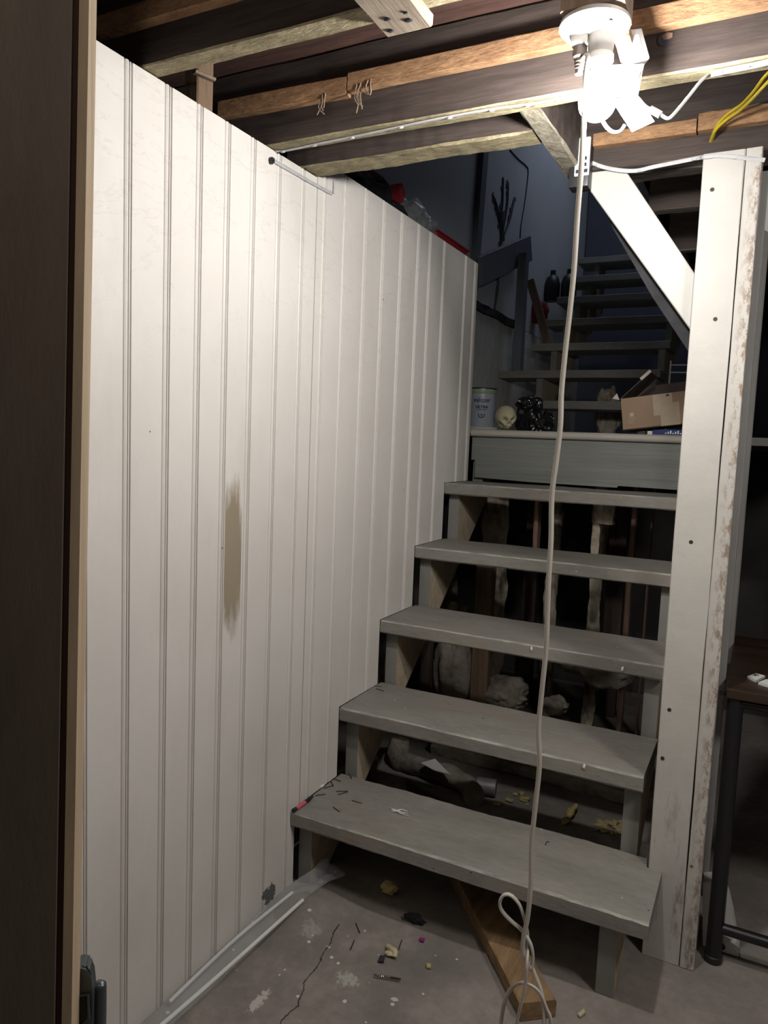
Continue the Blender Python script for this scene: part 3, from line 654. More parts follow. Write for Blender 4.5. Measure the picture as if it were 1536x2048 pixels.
# hanging cord, its plug at the lampholder outlet
CY0 = -.337
t = thing('extension_cord', 'long white cord hanging from the lampholder, looped and coiled at its lower end', 'cord', (.74, CY0, 0))
path = [(1178, 84), (1175, 110), (1172, 150), (1169, 200), (1168, 240), (1163, 330), (1155, 430), (1148, 540), (1139, 630), (1131, 700), (1123, 785), (1121, 850), (1113, 920), (1104, 990), (1102, 1080), (1098, 1150),
        (1095, 1230), (1092, 1300), (1082, 1400), (1077, 1460), (1079, 1530), (1071, 1610), (1063, 1690), (1062, 1760), (1056, 1830), (1048, 1870), (1046, 1898), (1052, 1920)]
P = [at(x, y, y=CY0) for x, y in path]; P[0] = Vector((LX-.020, LY-.006, LZ-.05))
P += [at(1060, 1938, y=CY0+.006), at(1066, 1920, y=CY0+.010), at(1062, 1890, y=CY0+.008), at(1045, 1862, y=CY0+.006), at(1020, 1840, y=CY0), at(1003, 1820, y=CY0-.004), at(1000, 1803, y=CY0-.006), at(1008, 1790, y=CY0-.006), at(1022, 1791, y=CY0-.004),
      at(1038, 1808, y=CY0), at(1047, 1832, y=CY0+.004), at(1054, 1860, y=CY0+.010), at(1056, 1890, y=CY0+.012), at(1054, 1925, y=CY0-.008), at(1052, 1960, y=CY0-.01), at(1043, 2005, y=CY0-.01), at(1034, 2050, y=CY0-.006)]
P += [Vector((.745, CY0-.02, .10)), Vector((.73, CY0-.06, .03)), Vector((.70, CY0-.08, .006)), Vector((.66, CY0-.06, .005)), Vector((.68, CY0+.0, .006)), Vector((.73, CY0+.01, .006)), Vector((.78, CY0-.03, .006)), Vector((.86, CY0-.08, .005)), Vector((1.0, CY0-.16, .005))]
m = MB(); m.tube(P, .0044, 8, ry=.0030, sub=5); m.build('cable', 'cord', t, 70)
P = [Vector((.70, CY0-.05, .02)), at(1001, 2050, y=CY0), at(1009, 2005, y=CY0), at(1022, 1978, y=CY0), at(1040, 1966, y=CY0), at(1056, 1968, y=CY0+.004), at(1078, 1984, y=CY0+.006), at(1092, 2015, y=CY0+.006), at(1102, 2050, y=CY0+.004), Vector((.80, CY0, .08)), Vector((.81, CY0-.03, .012))]
m = MB(); m.tube(P, .0042, 8, ry=.0030, sub=6); m.build('loop', 'cord', t, 70)
P = [at(1060, 1925, y=CY0+.01), at(1070, 1950, y=CY0+.01), at(1084, 1990, y=CY0+.008), at(1088, 2050, y=CY0+.004), Vector((.785, CY0-.01, .05)), Vector((.775, CY0-.05, .01))]
m = MB(); m.tube(P, .0040, 8, ry=.0030, sub=6); m.build('loop', 'cord', t, 70)
m = MB(); q = Vector((LX-.020, LY-.004, LZ-.026))
m.lathe([(.001, 0), (.0105, 0), (.0115, -.006), (.0115, -.016), (.0085, -.019), (.0085, -.024), (.0075, -.025), (.0078, -.029), (.0068, -.030), (.0070, -.034), (.006, -.035), (.006, -.042), (.001, -.042)], q, 16); m.build('plug', 'plug', t, 35)

# adapter box, tags and thin white lead beside the bulb
yb = -.255
def quad3(m, pts, th=.0006):
    a = [Vector(p) for p in pts]; n = (a[1]-a[0]).cross(a[2]-a[0]).normalized()*th
    m.prism(a, n)
def lerp2(Q, u, v): return (Q[0].lerp(Q[1], u)).lerp(Q[3].lerp(Q[2], u), v)
t = thing('power_adapter', 'small white box adapter beside the bulb under the long joist', 'adapter', at(1266, 100, y=-.235))
c0 = at(1264, 98, y=-.225); mt = Matrix.Translation(c0) @ Matrix.Rotation(R(-18), 4, 'Y') @ Matrix.Rotation(R(38), 4, 'Z')
m = MB(); m.box(-.019, .019, -.013, .013, -.028, .026, .002, mat4=mt); m.build('housing', 'white_plastic', t, 35)
m = MB(); m.box(-.012, .010, -.0135, -.0128, -.022, .016, .0001, mat4=mt); m.build('rating_label', 'grey_plastic', t)
m = MB(); m.board(c0+Vector((.0, .015, .0)), c0+Vector((0, .062, .01)), (0, 0, 1), .014, .016, 2, .0); m.build('mount', 'white_plastic', t)
t = thing('tagged_lead', 'thin white lead with two printed warning tags hanging behind the bulb', 'lead', at(1265, 200, y=yb))
Q = [at(1247, 146, y=yb), at(1281, 143, y=yb+.01), at(1266, 176, y=yb), at(1230, 184, y=yb-.01)]
m = MB(); quad3(m, Q); tg = m.build('tag', 'backlit_tan', t); tg['label'] = 'tag with the tan of light from behind put into its colour'
m = MB()
for i in range(5): m.tube([lerp2(Q, .12+.16*i, .92)+Vector((0, -.001, 0)), lerp2(Q, .12+.16*i, .35)+Vector((0, -.001, 0))], .0006, 4, smooth=False)
m.build('print_lines', 'ink', tg)
Q = [at(1222, 198, y=yb-.015), at(1277, 192, y=yb-.012), at(1309, 243, y=yb-.02), at(1264, 264, y=yb-.03)]
m = MB(); quad3(m, Q); tg = m.build('tag', 'paper', t); tg['label'] = 'white tag with printed lines'
m = MB()
for i in range(7):
    v = .32+.085*i; m.tube([lerp2(Q, .12, v)+Vector((0, -.0012, 0)), lerp2(Q, .62 if i > 3 else .9, v)+Vector((0, -.0012, 0))], .0006, 4, smooth=False)
m.build('print_lines', 'ink', tg)
m = MB(); cc = lerp2(Q, .78, .78)+Vector((0, -.0014, 0)); ax = (Q[1]-Q[0]).normalized(); az = (Q[3]-Q[0]).normalized()
m.tube([cc+ax*.006*math.cos(R(a))+az*.006*math.sin(R(a)) for a in range(0, 361, 30)], .0009, 5, smooth=False); m.build('logo', 'orange_ink', tg)
Q = [at(1200, 130, y=yb+.02), at(1288, 128, y=yb+.02), at(1276, 190, y=yb+.01), at(1215, 196, y=yb)]
m = MB(); quad3(m, Q); m.build('sleeve', 'paper', t)
m = MB(); m.tube([at(x, y, y=yb-.03) for x, y in ((1198, 215), (1204, 238), (1213, 254), (1226, 264), (1240, 263), (1250, 250))], .0030, 8); m.build('lead', 'white_plastic', t, 60)
P = [at(x, y, y=yb+.02) for x, y in ((1278, 198), (1290, 212), (1304, 220), (1322, 230), (1336, 237), (1348, 228))]+[at(1378, 192, y=-.20), at(1404, 160, y=-.17), at(1424, 147, y=-.150)]
m = MB(); m.tube(P, .0028, 8); m.build('lead', 'white_plastic', t, 60)
m = MB(); m.board(at(1300, 218, y=yb+.02), at(1321, 230, y=yb+.02), (0, 0, 1), .008, .011, 3, 0, .002); m.build('connector', 'white_plastic', t)

# milky plastic strips
def flat_strip(name, P, wdt, up, label, bumps=0, mat_='led_strip'):
    t = thing(name, label, 'plastic strip', P[0], 'milky plastic strips')
    m = MB(); m.tube(P, wdt/2, 6, ry=.0014, flat=up, sub=5); m.build('band', mat_, t)
    rnd = random.Random(len(P))
    for i in range(bumps):
        k = (i+.5)/bumps*(len(P)-1); a = P[int(k)].lerp(P[int(k)+1], k % 1)
        m = MB(); m.blob(a+Vector((0, 0, -.002)), (.006, .004, .0025), i, .3, 2, 2); m.build('clip', mat_, t, 60)
P = [at(x, y, z=ZT-.0035) for x, y in ((552, 303), (575, 301), (640, 287), (700, 275), (780, 258), (860, 241), (940, 226), (1000, 216), (1060, 208), (1110, 199), (1155, 191))]+[Vector((.76, -.140, ZT-.004))]
flat_strip('led_strip', P, .010, (0, 1, 0), 'milky strip stuck along the underside of the long joist, left of the bulb', 9)
P = [at(x, y, y=-.169) for x, y in ((1422, 148), (1450, 142), (1500, 132), (1540, 123))]+[Vector((1.2, -.169, 1.884)), Vector((1.5, -.169, 1.884))]
flat_strip('led_strip', P, .010, (0, 0, 1), 'milky strip on the lower edge of the long joist, right of the bulb', 4)
P = [at(x, y, y=.243) for x, y in ((1168, 318), (1182, 325), (1210, 335), (1245, 341), (1275, 341))]+[at(x, y, y=.241) for x, y in ((1305, 334), (1350, 325), (1395, 316))]+[at(1408, 314, y=.224)]+[at(x, y, y=.2245) for x, y in ((1440, 311), (1490, 316), (1530, 320))]
flat_strip('led_strip', P, .009, (0, 0, 1), 'milky strip from the switch box across the beam to the top of the post', 4)
P = [at(x, y, x=.003) for x, y in ((545, 320), (585, 343), (625, 366), (664, 387))]
flat_strip('led_strip', P, .009, (0, 0, 1), 'milky strip slanting across the top of the beadboard', 0)
P = [at(x, y, x=.003) for x, y in ((667, 387), (668, 375), (668, 362))]
flat_strip('led_strip', P, .006, (0, 1, 0), 'short upright end of strip on the second beadboard sheet', 0)
m = MB(); m.blob(at(544, 321, x=.006), (.005, .007, .008), 3, .6, 2, 2)
solo(m, 'strip_end_cap', 'black_plastic', at(544, 321, x=.006), 'tiny dark end piece of the strip on the beadboard', 'end cap')

# switch box at the end of the trimmer
q = at(1165, 312, y=.205)
t = thing('switch_box', 'small white and black switch box where the trimmer meets the brace', 'switch box', (q.x, .21, q.z-.05))
m = MB(); m.box(q.x-.030, q.x+.016, .206, .249, q.z-.068, q.z+.034, .004, mat4=Matrix.Translation((0, 0, 0))); m.build('housing', 'black_plastic', t, 35)
m = MB(); m.box(q.x-.016, q.x+.018, .199, .207, q.z-.046, q.z+.040, .003); fp = m.build('face_plate', 'white_plastic', t, 35)
for dz in (.0, -.014):
    m = MB(); m.box(q.x+.002, q.x+.012, .1975, .1995, q.z-.012+dz, q.z-.004+dz, .001, mat4=None); m.build('switch', 'ink', fp)
m = MB(); m.box(q.x-.012, q.x+.015, .1978, .1992, q.z-.040, q.z-.032, .0003); m.build('marking', 'ink', fp)
m = MB(); m.box(q.x+.003, q.x+.013, .1980, .1992, q.z+.012, q.z+.030, .0003); m.build('marking', 'grey_plastic', fp)
# yellow cables
for i, (pa, lab) in enumerate((([(1419, 283, .247), (1430, 262, .212), (1452, 240, .185), (1478, 222, .15), (1506, 196, .08), (1540, 160, .0)], 'lower of two yellow cables coming out of the beam'),
                               ([(1421, 279, .247), (1434, 252, .210), (1458, 226, .182), (1484, 208, .15), (1510, 180, .08), (1540, 142, .0)], 'upper of two yellow cables coming out of the beam'))):
    P = [at(x, y, y=yy) for x, y, yy in pa]; P[0].y += .02; P += [P[-1]+Vector((.06, -.09+.02*i, .015)), P[-1]+Vector((.2, -.105+.03*i, .03)), P[-1]+Vector((.5, -.105+.03*i, .03))]
    m = MB(); m.tube(P, .0052, 8, ry=.0032, sub=6); solo(m, 'yellow_cable', 'yellow_cable', P[1], lab, 'cable', 'yellow cables at the beam', 60)

# white round thing behind the post
q = Vector((1.048, .45, 1.812)); v = (Vector((CX, CY, CZ))-q).normalized(); rot = v.to_track_quat('Z', 'Y').to_matrix()
t = thing('round_reel', 'white round plastic disc at the frame edge behind the post top', 'disc', q)
m = MB(); m.lathe([(.001, 0), (.058, 0), (.061, .003), (.061, .016), (.058, .020), (.052, .021), (.001, .021)], q, 40, rot); m.build('disc', 'white_plastic', t, 35)
m = MB(); m.tube([q, q+Vector((0, .004, .03)), Vector((q.x, .36, ZT+.01))], .004, 6); m.build('hook', 'black_metal', t)

# ------------------------------------------------------------------ things above the beadboard
zsh = 1.985
m = MB(); m.box(XF+.001, -.10, .06, 1.488, zsh-.02, zsh, .002)
for yy in (.12, .62, 1.15): m.box(-.14, -.10, yy, yy+.04, .0, zsh-.0205, .002)
solo(m, 'ledge_shelf', 'dark_stud', (-.28, .6, 0), 'dark shelf behind the top of the second beadboard sheet', 'shelf')
m = MB(); m.blob((-.19, .57, zsh+.040), (.07, .165, .058), 4, .30, 2.0, 4, squash=-.0395); m.blob((-.17, .675, zsh+.058), (.05, .055, .052), 9, .25, 2.2, 3); m.blob((-.165, .775, zsh+.032), (.05, .075, .038), 19, .25, 2.2, 3, squash=-.0315)
solo(m, 'cloth_bundle', 'cloth', (-.18, .57, zsh), 'black crumpled bundle on the shelf above the beadboard', 'bundle', smooth=60)
m = MB(); q = at(738, 348, x=-.30); m.board((-.30, q.y-.07, (zsh+q.z)/2), (-.30, q.y+.045, (zsh+q.z)/2), (0, 0, 1), .08, q.z-zsh-.002, 4, .002, seed=3)
solo(m, 'red_carton', 'red_dull', (-.30, .62, zsh), 'dull red pack half hidden under the joist above the beadboard', 'pack')
m = MB(); m.board((-.15, .770, zsh+.074), (-.15, .795, zsh+.112), (1, 0, 0), .045, .045, 3, .001)
solo(m, 'red_block', 'red', (-.15, .785, zsh+.07), 'bright red block on the end of the black bundle above the beadboard', 'block')
m = MB(); m.blob((-.16, .90, zsh+.048), (.055, .075, .062), 12, .40, 1.7, 4, squash=-.047); m.blob((-.155, 1.01, zsh+.040), (.05, .07, .054), 14, .40, 1.9, 4, squash=-.039)
solo(m, 'clear_bag', 'clear_dark', (-.16, .94, zsh), 'crumpled clear plastic bag on the shelf beside the red block', 'plastic bag', smooth=60)
t = thing('red_tray', 'red plastic tray on the shelf at the far end of the beadboard', 'tray', (-.2, 1.32, zsh))
m = MB(); ya, yb_ = 1.145, 1.475
A = [(ya+.03, zsh+.0005), (ya, zsh+.062), (yb_, zsh+.062), (yb_-.02, zsh+.0005)]
m.prism([(-.150, y, z) for y, z in A], (-.004, 0, 0)); m.prism([(-.290, y, z) for y, z in A], (-.004, 0, 0)); m.box(-.292, -.152, ya+.03, yb_-.02, zsh+.0005, zsh+.005, .001)
m.prism([(-.292, y, z) for y, z in ((ya+.03, zsh+.001), (ya, zsh+.062), (ya+.005, zsh+.062), (ya+.035, zsh+.001))], (.14, 0, 0))
m.prism([(-.292, y, z) for y, z in ((yb_-.02, zsh+.001), (yb_, zsh+.062), (yb_-.005, zsh+.062), (yb_-.025, zsh+.001))], (.14, 0, 0)); m.build('body', 'red', t)
m = MB()
m.board((-.147, ya-.006, zsh+.064), (-.147, yb_+.006, zsh+.064), (0, 0, 1), .014, .006, 4, .0, .001); m.board((-.296, ya-.006, zsh+.064), (-.296, yb_+.006, zsh+.064), (0, 0, 1), .012, .006, 4, .0, .001)
m.board((-.300, ya-.003, zsh+.064), (-.142, ya-.003, zsh+.064), (0, 0, 1), .012, .006, 4, .0, .001); m.board((-.300, yb_+.003, zsh+.064), (-.142, yb_+.003, zsh+.064), (0, 0, 1), .012, .006, 4, .0, .001); m.build('rim', 'red', t)

# ------------------------------------------------------------------ things on the landing
q = at(962, 853, y=1.415); cx, cy = q.x-.001, 1.415; rc, hc = .0575, .158; z0 = ZL+.0135
m = MB(); m.lathe([(.001, 0), (.068, 0), (.070, .004), (.070, .012), (.066, .013), (.001, .013)], (cx+.004, cy, ZL+.0003), 40)
solo(m, 'container_lid', 'cream', (cx, cy, ZL), 'cream plastic lid lying under the paint can', 'lid', smooth=35)
t = thing('paint_can', 'grey blue paint can on the landing at the end of the beadboard', 'paint can', (cx, cy, z0))
m = MB(); m.lathe([(.001, 0), (rc-.001, 0), (rc, .002), (rc, hc-.014), (rc+.001, hc-.013), (rc+.001, hc)], (cx, cy, z0), 48); m.build('body', 'can_body', t, 40)
m = MB(); m.lathe([(rc+.0004, hc-.020), (rc+.0012, hc-.019), (rc+.0012, hc-.006), (rc+.0004, hc-.005)], (cx, cy, z0), 48); m.build('band', 'can_green', t, 40)
m = MB(); m.lathe([(rc-.002, hc-.001), (rc+.0025, hc-.001), (rc+.003, hc+.003), (rc+.0015, hc+.005), (rc-.008, hc+.004), (rc-.010, hc+.001), (.001, hc+.001)], (cx, cy, z0), 48); m.build('lid', 'can_rim', t, 40)
face = math.atan2(CY-cy, CX-cx)
def can_text(txt, size, zc, parent, name, thin=.0004, mat_='can_text', spacing=1.0, shift=0, bold=0.0):
    cu = bpy.data.curves.new(name, 'FONT'); cu.body = txt; cu.size = size; cu.align_x = 'CENTER'; cu.resolution_u = 3; cu.space_character = spacing; cu.extrude = thin; cu.offset = bold
    ob = bpy.data.objects.new('tmp', cu); COL.objects.link(ob); dg = bpy.context.evaluated_depsgraph_get(); dg.update()
    me = bpy.data.meshes.new_from_object(ob.evaluated_get(dg)); bpy.data.objects.remove(ob)
    bm = bmesh.new(); bm.from_mesh(me); bmesh.ops.subdivide_edges(bm, edges=[e for e in bm.edges if e.calc_length() > .004], cuts=2)
    for v in bm.verts:
        a = face+(v.co.x+shift)/rc; r = rc+.0006+v.co.z
        v.co = Vector((cx+r*math.cos(a), cy+r*math.sin(a), z0+zc+v.co.y))
    mb = MB(); mb.bm.free(); mb.bm = bm; return mb.build(name, mat_, parent)
body = [c_ for c_ in t.children if c_.name.startswith('body')][0]
# children of the body share the can's origin
can_text('valspar', .026, .103, body, 'lettering', bold=.0003)
can_text('ULTRA', .0165, .077, body, 'lettering', bold=.0006)
m = MB()
def oncan(u, z): 
    a = face+u/rc; r = rc+.001; return Vector((cx+r*math.cos(a), cy+r*math.sin(a), z0+z))
m.tube([oncan(-.021+.0021*k, .071) for k in range(21)], .0008, 5, smooth=False); m.build('printed_line', 'can_text', body); m = MB()
m.tube([oncan(-.012*math.cos(R(a)), .050-.012*math.sin(R(a))) for a in range(-20, 201, 20)], .0016, 6, smooth=False)
m.tube([oncan(.005*math.cos(R(a))*(1 if a < 180 else -1), .055-a/360*.012) for a in range(0, 361, 30)], .0008, 5, smooth=False)
m.build('emblem', 'can_text', body)
# skull
q = at(1010, 857, y=1.40); sx, sy = q.x, 1.40
m = MB(); tb = bmesh.new(); bmesh.ops.create_icosphere(tb, subdivisions=5, radius=1)
for v in tb.verts:
    d = v.co.normalized(); r = 1.0
    def g(dx, dy, dz, s): return math.exp(-((d.x-dx)**2+(d.y-dy)**2+(d.z-dz)**2)/s)
    r -= .55*g(.80, .40, -.12, .065)+.55*g(.80, -.40, -.12, .065)
    r -= .28*g(.86, 0, -.45, .022); r += .10*g(.85, .3, .16, .05)+.10*g(.85, -.3, .16, .05)
    r -= .24*g(.35, .68, -.6, .12)+.24*g(.35, -.68, -.6, .12)
    if d.x > .1 and -.86 < d.z < -.52: r += .05*math.sin(d.y*30)*(1 if abs(d.y) < .5 else 0)-.05*math.exp(-((d.z+.70)/.04)**2)
    if d.z < -.35: r *= 1-.10*(-.35-d.z)
    p = Vector((d.x*r*.060, d.y*r*.044*(1-.18*max(0, -d.z)), d.z*r*.052)); v.co = p
rm = Matrix.Rotation(math.atan2(CY-sy, CX-sx)+R(18), 3, 'Z') @ Matrix.Rotation(R(6), 3, 'Y')
for v in tb.verts: v.co = rm @ v.co+Vector((sx, sy, ZL+.0525))
m._merge(tb); solo(m, 'toy_skull', 'skull', (sx, sy, ZL), 'cream coloured skull lying between the paint can and the black bag', 'skull', smooth=60)
# black bag
q = at(1060, 858, y=1.47)
m = MB(); m.blob((q.x, 1.47, ZL+.062), (.055, .055, .075), 21, .55, 1.7, 5, ridged=True, squash=-.060, octv=1); m.blob((q.x+.055, 1.45, ZL+.036), (.042, .05, .05), 23, .6, 1.8, 5, ridged=True, squash=-.034, octv=1)
m.blob((q.x-.01, 1.46, ZL+.115), (.045, .04, .028), 25, .5, 1.8, 5, ridged=True, octv=1)
solo(m, 'plastic_bag', 'bag', (q.x, 1.47, ZL), 'shiny black plastic bag beside the skull on the landing', 'plastic bag', smooth=50)
# cardboard box
bl = at(1246, 861, y=1.30); tl = at(1243, 797, y=1.30); br = at(1368, 848, y=1.30); ang = -math.atan2(br.z-bl.z, br.x-bl.x); bw, bh, bd = .29, tl.z-bl.z, .23
mt = Matrix.Translation(bl) @ Matrix.Rotation(ang, 4, 'Y')
t = thing('cardboard_box', 'open brown cardboard box propped on the blue carton beside the post', 'box', bl)
def bbox(m, *a, bev=.001): m.box(*a, bev, mat4=mt)
m = MB(); bbox(m, 0, bw, 0, .004, 0, bh); bbox(m, 0, bw, bd-.004, bd, 0, bh); bbox(m, 0, .004, .004, bd-.004, 0, bh); bbox(m, bw-.004, bw, .004, bd-.004, 0, bh); bbox(m, 0, bw, 0, bd, 0, .004)
m.build('body', 'cardboard', t)
def flap(pts, mat_, th=.003):
    m = MB(); m.prism([mt @ Vector(p) for p in pts], mt.to_3x3() @ Vector((0, 0, th))); return m.build('flap', mat_, t)
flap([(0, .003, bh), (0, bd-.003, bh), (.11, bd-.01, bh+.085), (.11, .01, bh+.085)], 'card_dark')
m = MB(); m.board(mt @ Vector((.075, .008, bh+.063)), mt @ Vector((.112, .008, bh+.09)), (0, 1, 0), .012, .004, 2, 0, .001); m.build('flap_edge', 'card_lit', t)  # pale strip: the light on the flap's edge is put into its colour
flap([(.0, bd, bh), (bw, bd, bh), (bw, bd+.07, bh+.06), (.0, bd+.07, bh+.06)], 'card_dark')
m = MB(); m.prism([mt @ Vector(p) for p in ((-.004, -.002, bh-.004), (-.03, -.002, bh+.004), (-.012, -.002, bh+.022))], (0, .002, 0)); m.build('torn_corner', 'card_lit', t)
m = MB(); bbox(m, .113, .180, -.0009, .0002, bh*.35, bh*.99, bev=0); bbox(m, .136, .202, -.0011, .0002, .001, bh*.70, bev=0); m.build('tape', 'tape', t)
m = MB(); bbox(m, .028, .042, -.0006, .0002, .048, .062, bev=0)
for i in range(3): bbox(m, .022, .022+.026-.003*i, -.0006, .0002, .041-.008*i, .0425-.008*i, bev=0)
m.build('printed_mark', 'print', t)
m = MB(); m.blob(mt @ Vector((.165, -.001, bh*.93)), (.006, .001, .003), 4, .4, 2, 2); m.build('grip_hole', 'ink', t)
m = MB(); bbox(m, .02, bw-.02, .02, bd-.02, .01, bh*.8); solo(m, 'dark_packet', 'cloth', bl+Vector((.15, .12, .02)), 'dark contents lying inside the open cardboard box', 'packet')
# blue carton
q0, q1 = at(1288, 862, y=1.335), at(1366, 862, y=1.335)
t = thing('blue_carton', 'flat blue carton with white marks under the cardboard box', 'carton', (q0.x, 1.34, ZL))
m = MB(); m.box(q0.x+.03, q0.x+.30, 1.335, 1.50, ZL+.0003, ZL+.022, .001); m.build('body', 'blue_box', t)
m = MB()
for i in range(7): m.box(q0.x+.075+i*.0085, q0.x+.080+i*.0085, 1.3343, 1.3352, ZL+.006, ZL+.010+.004*(i % 3), 0)
m.build('lettering', 'paper', t)
m = MB(); m.box(q0.x+.012, q0.x+.030, 1.336, 1.40, ZL+.0003, ZL+.015, .002)
solo(m, 'paper_scrap', 'paper', (q0.x+.02, 1.35, ZL), 'scrap of white card at the left end of the blue carton', 'scrap')
# wire rack far right on the landing
t = thing('wire_rack', 'dim wire rack standing behind the cardboard box', 'rack', at(1350, 800, y=2.2))
a = at(1341, 730, y=2.2); c_ = at(1400, 730, y=2.2)
for dz in (0, -.035, -.10): m = MB(); m.tube([a+Vector((0, 0, dz)), c_+Vector((0, 0, dz))], .003, 6); m.build('wire', 'grey_plastic', t)
for xx in (a.x, c_.x): m = MB(); m.tube([(xx, 2.2, ZL), (xx, 2.2, a.z+.02)], .004, 6); m.build('upright', 'grey_plastic', t)

# ------------------------------------------------------------------ behind and under the steps
def upright(px0, px1, py, y, z0, z1, mat_, label, name='wall_stud', cat='stud', jit=.002, n=10, ch=.003, seed=0):
    a, b_ = at(px0, py, y=y), at(px1, py, y=y); xm, w_ = (a.x+b_.x)/2, b_.x-a.x
    m = MB(); m.board((xm, y, z0), (xm, y, z1), (0, 1, 0), w_, .05, n, jit, ch, seed)
    return solo(m, name, mat_, (xm, y, z0), label, cat, 'uprights behind the steps', 60 if jit > .008 else None)
m = MB(); a = at(1184, 1020, y=1.15); b_ = at(1230, 1020, y=1.15)
m.board(((a.x+b_.x)/2, 1.15, .955), ((a.x+b_.x)/2+.003, 1.15, 1.0325), (0, 1, 0), b_.x-a.x-.006, .05, 12, .012, .008, seed=1); m.board((a.x+.016, 1.15, .79), (a.x+.018, 1.15, .96), (0, 1, 0), .026, .035, 12, .010, .006, seed=4)
solo(m, 'plaster_crust', 'plaster_lath', (a.x, 1.15, .79), 'crust of pale plaster hanging right under the top step', 'plaster')
upright(1178, 1202, 1200, 1.60, 0, 1.20, 'plaster_lath', 'upright thickly crusted with pale plaster, right of the hanging cord', 'plastered_stud', jit=.014, n=70, ch=.008, seed=1)
upright(1096, 1120, 1100, 1.66, 0, 1.09, 'plaster_lath', 'narrow plaster-crusted upright just behind the hanging cord', 'plastered_stud', jit=.012, n=70, ch=.008, seed=2)
upright(1072, 1080, 1030, 1.16, .80, 1.0325, 'brown_stud', 'short thin brown stick under the top step left of the hanging cord', 'wood_stick', seed=3)
upright(1048, 1074, 1180, 1.75, 0, 1.20, 'dark_stud', 'dark brown upright left of the hanging cord', seed=4)
upright(1215, 1250, 1150, 1.85, 0, 1.20, 'dark_stud', 'wide dark upright behind the plaster-crusted one', seed=5)
upright(1252, 1262, 1200, 1.60, 0, 1.20, 'brown_stud', 'thin pinkish upright nearer the post behind the steps', seed=6)
upright(1302, 1305, 1060, 1.62, 0, 1.20, 'brown_stud', 'very thin upright closest to the post behind the steps', seed=7)
upright(945, 978, 1350, 1.20, -.002, .80, 'stud', 'brown upright beside the rubble under the third step', seed=8)
# plaster remains on the left wall under the steps
m = MB(); q = at(985, 1060, y=1.45); m.board((q.x, 1.48, .0), (q.x+.01, 1.48, 1.05), (0, 1, 0), .10, .06, 24, .03, .02, seed=9)
solo(m, 'plaster_slab', 'plaster_lath', (q.x, 1.48, 0), 'grey broken plaster slab behind the left end of the fourth step', 'plaster', smooth=60)
# rubble stones
def stone(px, py, y, rx, ry, rz, lab, seed, mat_='rubble', zmin=None):
    q = at(px, py, y=y); z = max(q.z, rz*.8)
    m = MB(); m.blob((q.x, y, z), (rx, ry, rz), seed, .35, 1.6, 4)
    return solo(m, 'rubble_stone', mat_, (q.x, y, z-rz), lab, 'rubble', 'rubble under the steps', 60)
stone(910, 1345, 1.20, .072, .07, .26, 'tall pale rubble lump beside the brown upright under the third step', 31)
stone(880, 1245, 1.42, .08, .08, .28, 'shadowy rubble lump behind the left end of the fourth step', 32)
stone(1205, 1325, 1.38, .15, .09, .09, 'dusky rounded stone behind the third step, right of the cord', 33)
stone(1010, 1385, 1.28, .10, .10, .06, 'low dusty mound between the upright and the cord', 34)
stone(1110, 1410, 1.18, .05, .05, .035, 'small crumbly lump under the second step, right of the cord', 35)
# bent duct, metal sleeve and foam on the floor behind the bottom step
m = MB(); P = [at(800, 1478, y=.86), at(796, 1520, y=.84), at(812, 1540, y=.83), at(860, 1548, y=.82), at(910, 1556, y=.80), at(938, 1580, y=.76), at(948, 1612, y=.70)]
for p_ in P: p_.z = max(p_.z, .034)
m.tube(P, lambda k: .038-.004*k, 12, sub=6)
for v in m.bm.verts: v.co += Vector([noise.noise(v.co*22+Vector((9*i, 0, 0))) for i in range(3)])*.010
solo(m, 'dusty_bent_duct', 'rubble', (P[3].x, P[3].y, 0), 'rough grey bent tube lying behind the bottom step', 'duct', smooth=60)
m = MB(); Q = [Vector((P[3].x-.01, .755, .080)), Vector((P[3].x+.025, .80, .086)), Vector((P[3].x+.115, .735, .072)), Vector((P[3].x+.05, .735, .074))]
m.prism(Q, (0, 0, .0012)); solo(m, 'paper_sheet', 'paper', Q[0], 'torn white paper lying on the rough grey tube', 'paper')
m = MB(); Q = [(.06, .60, .085), (.31, .56, .055), (.30, .62, .002), (.05, .66, .002)]; m.prism(Q, (0, .006, .003))
solo(m, 'dark_sheet', 'card_dark', (.2, .6, 0), 'dark sheet of card standing in front of the rough grey tube', 'card')
m = MB(); a = at(972, 1600, y=.80); m.tube([(a.x-.035, .80, .030), (a.x+.03, .812, .030)], .029, 18, smooth=False)
solo(m, 'metal_sleeve', 'sleeve', (a.x, .80, 0), 'short grey metal sleeve between the bent tube and the yellow foam', 'sleeve', smooth=60)
rnd = random.Random(12)
def crumbs(n, px, py, spread, lab, grp, size=(.006, .018)):
    for i in range(n):
        q = at(px+rnd.uniform(-spread, spread), py+rnd.uniform(-12, 12), z=.004); s = rnd.uniform(*size)
        q += Vector(((rnd.random()-.5)*.01, 0, 0))
        m = MB(); m.blob((q.x, q.y, s*.35), (s, s*.7, s*.38), rnd.randint(0, 99), .5, 2.0, 2, Matrix.Rotation(rnd.uniform(0, 3), 3, 'Z'))
        solo(m, 'foam_crumb', ['foam', 'foam', 'foam_pale'][i % 3], (q.x, q.y, 0), lab, 'foam crumb', grp)
crumbs(8, 1022, 1597, 34, 'flake of yellow foam on the floor next to the grey metal sleeve', 'yellow foam flakes by the sleeve')
crumbs(22, 1212, 1655, 36, 'flake of yellow foam on the floor behind the right leg of the steps', 'yellow foam flakes by the right leg', (.008, .022))
m = MB(); q = at(1138, 1630, z=.01); m.tube([(q.x+.005, q.y+.06, .012), (q.x, q.y+.02, .014), (q.x+.002, q.y-.03, .012), (q.x, q.y-.06, .012)], .016, 8, ry=.010, sub=5)
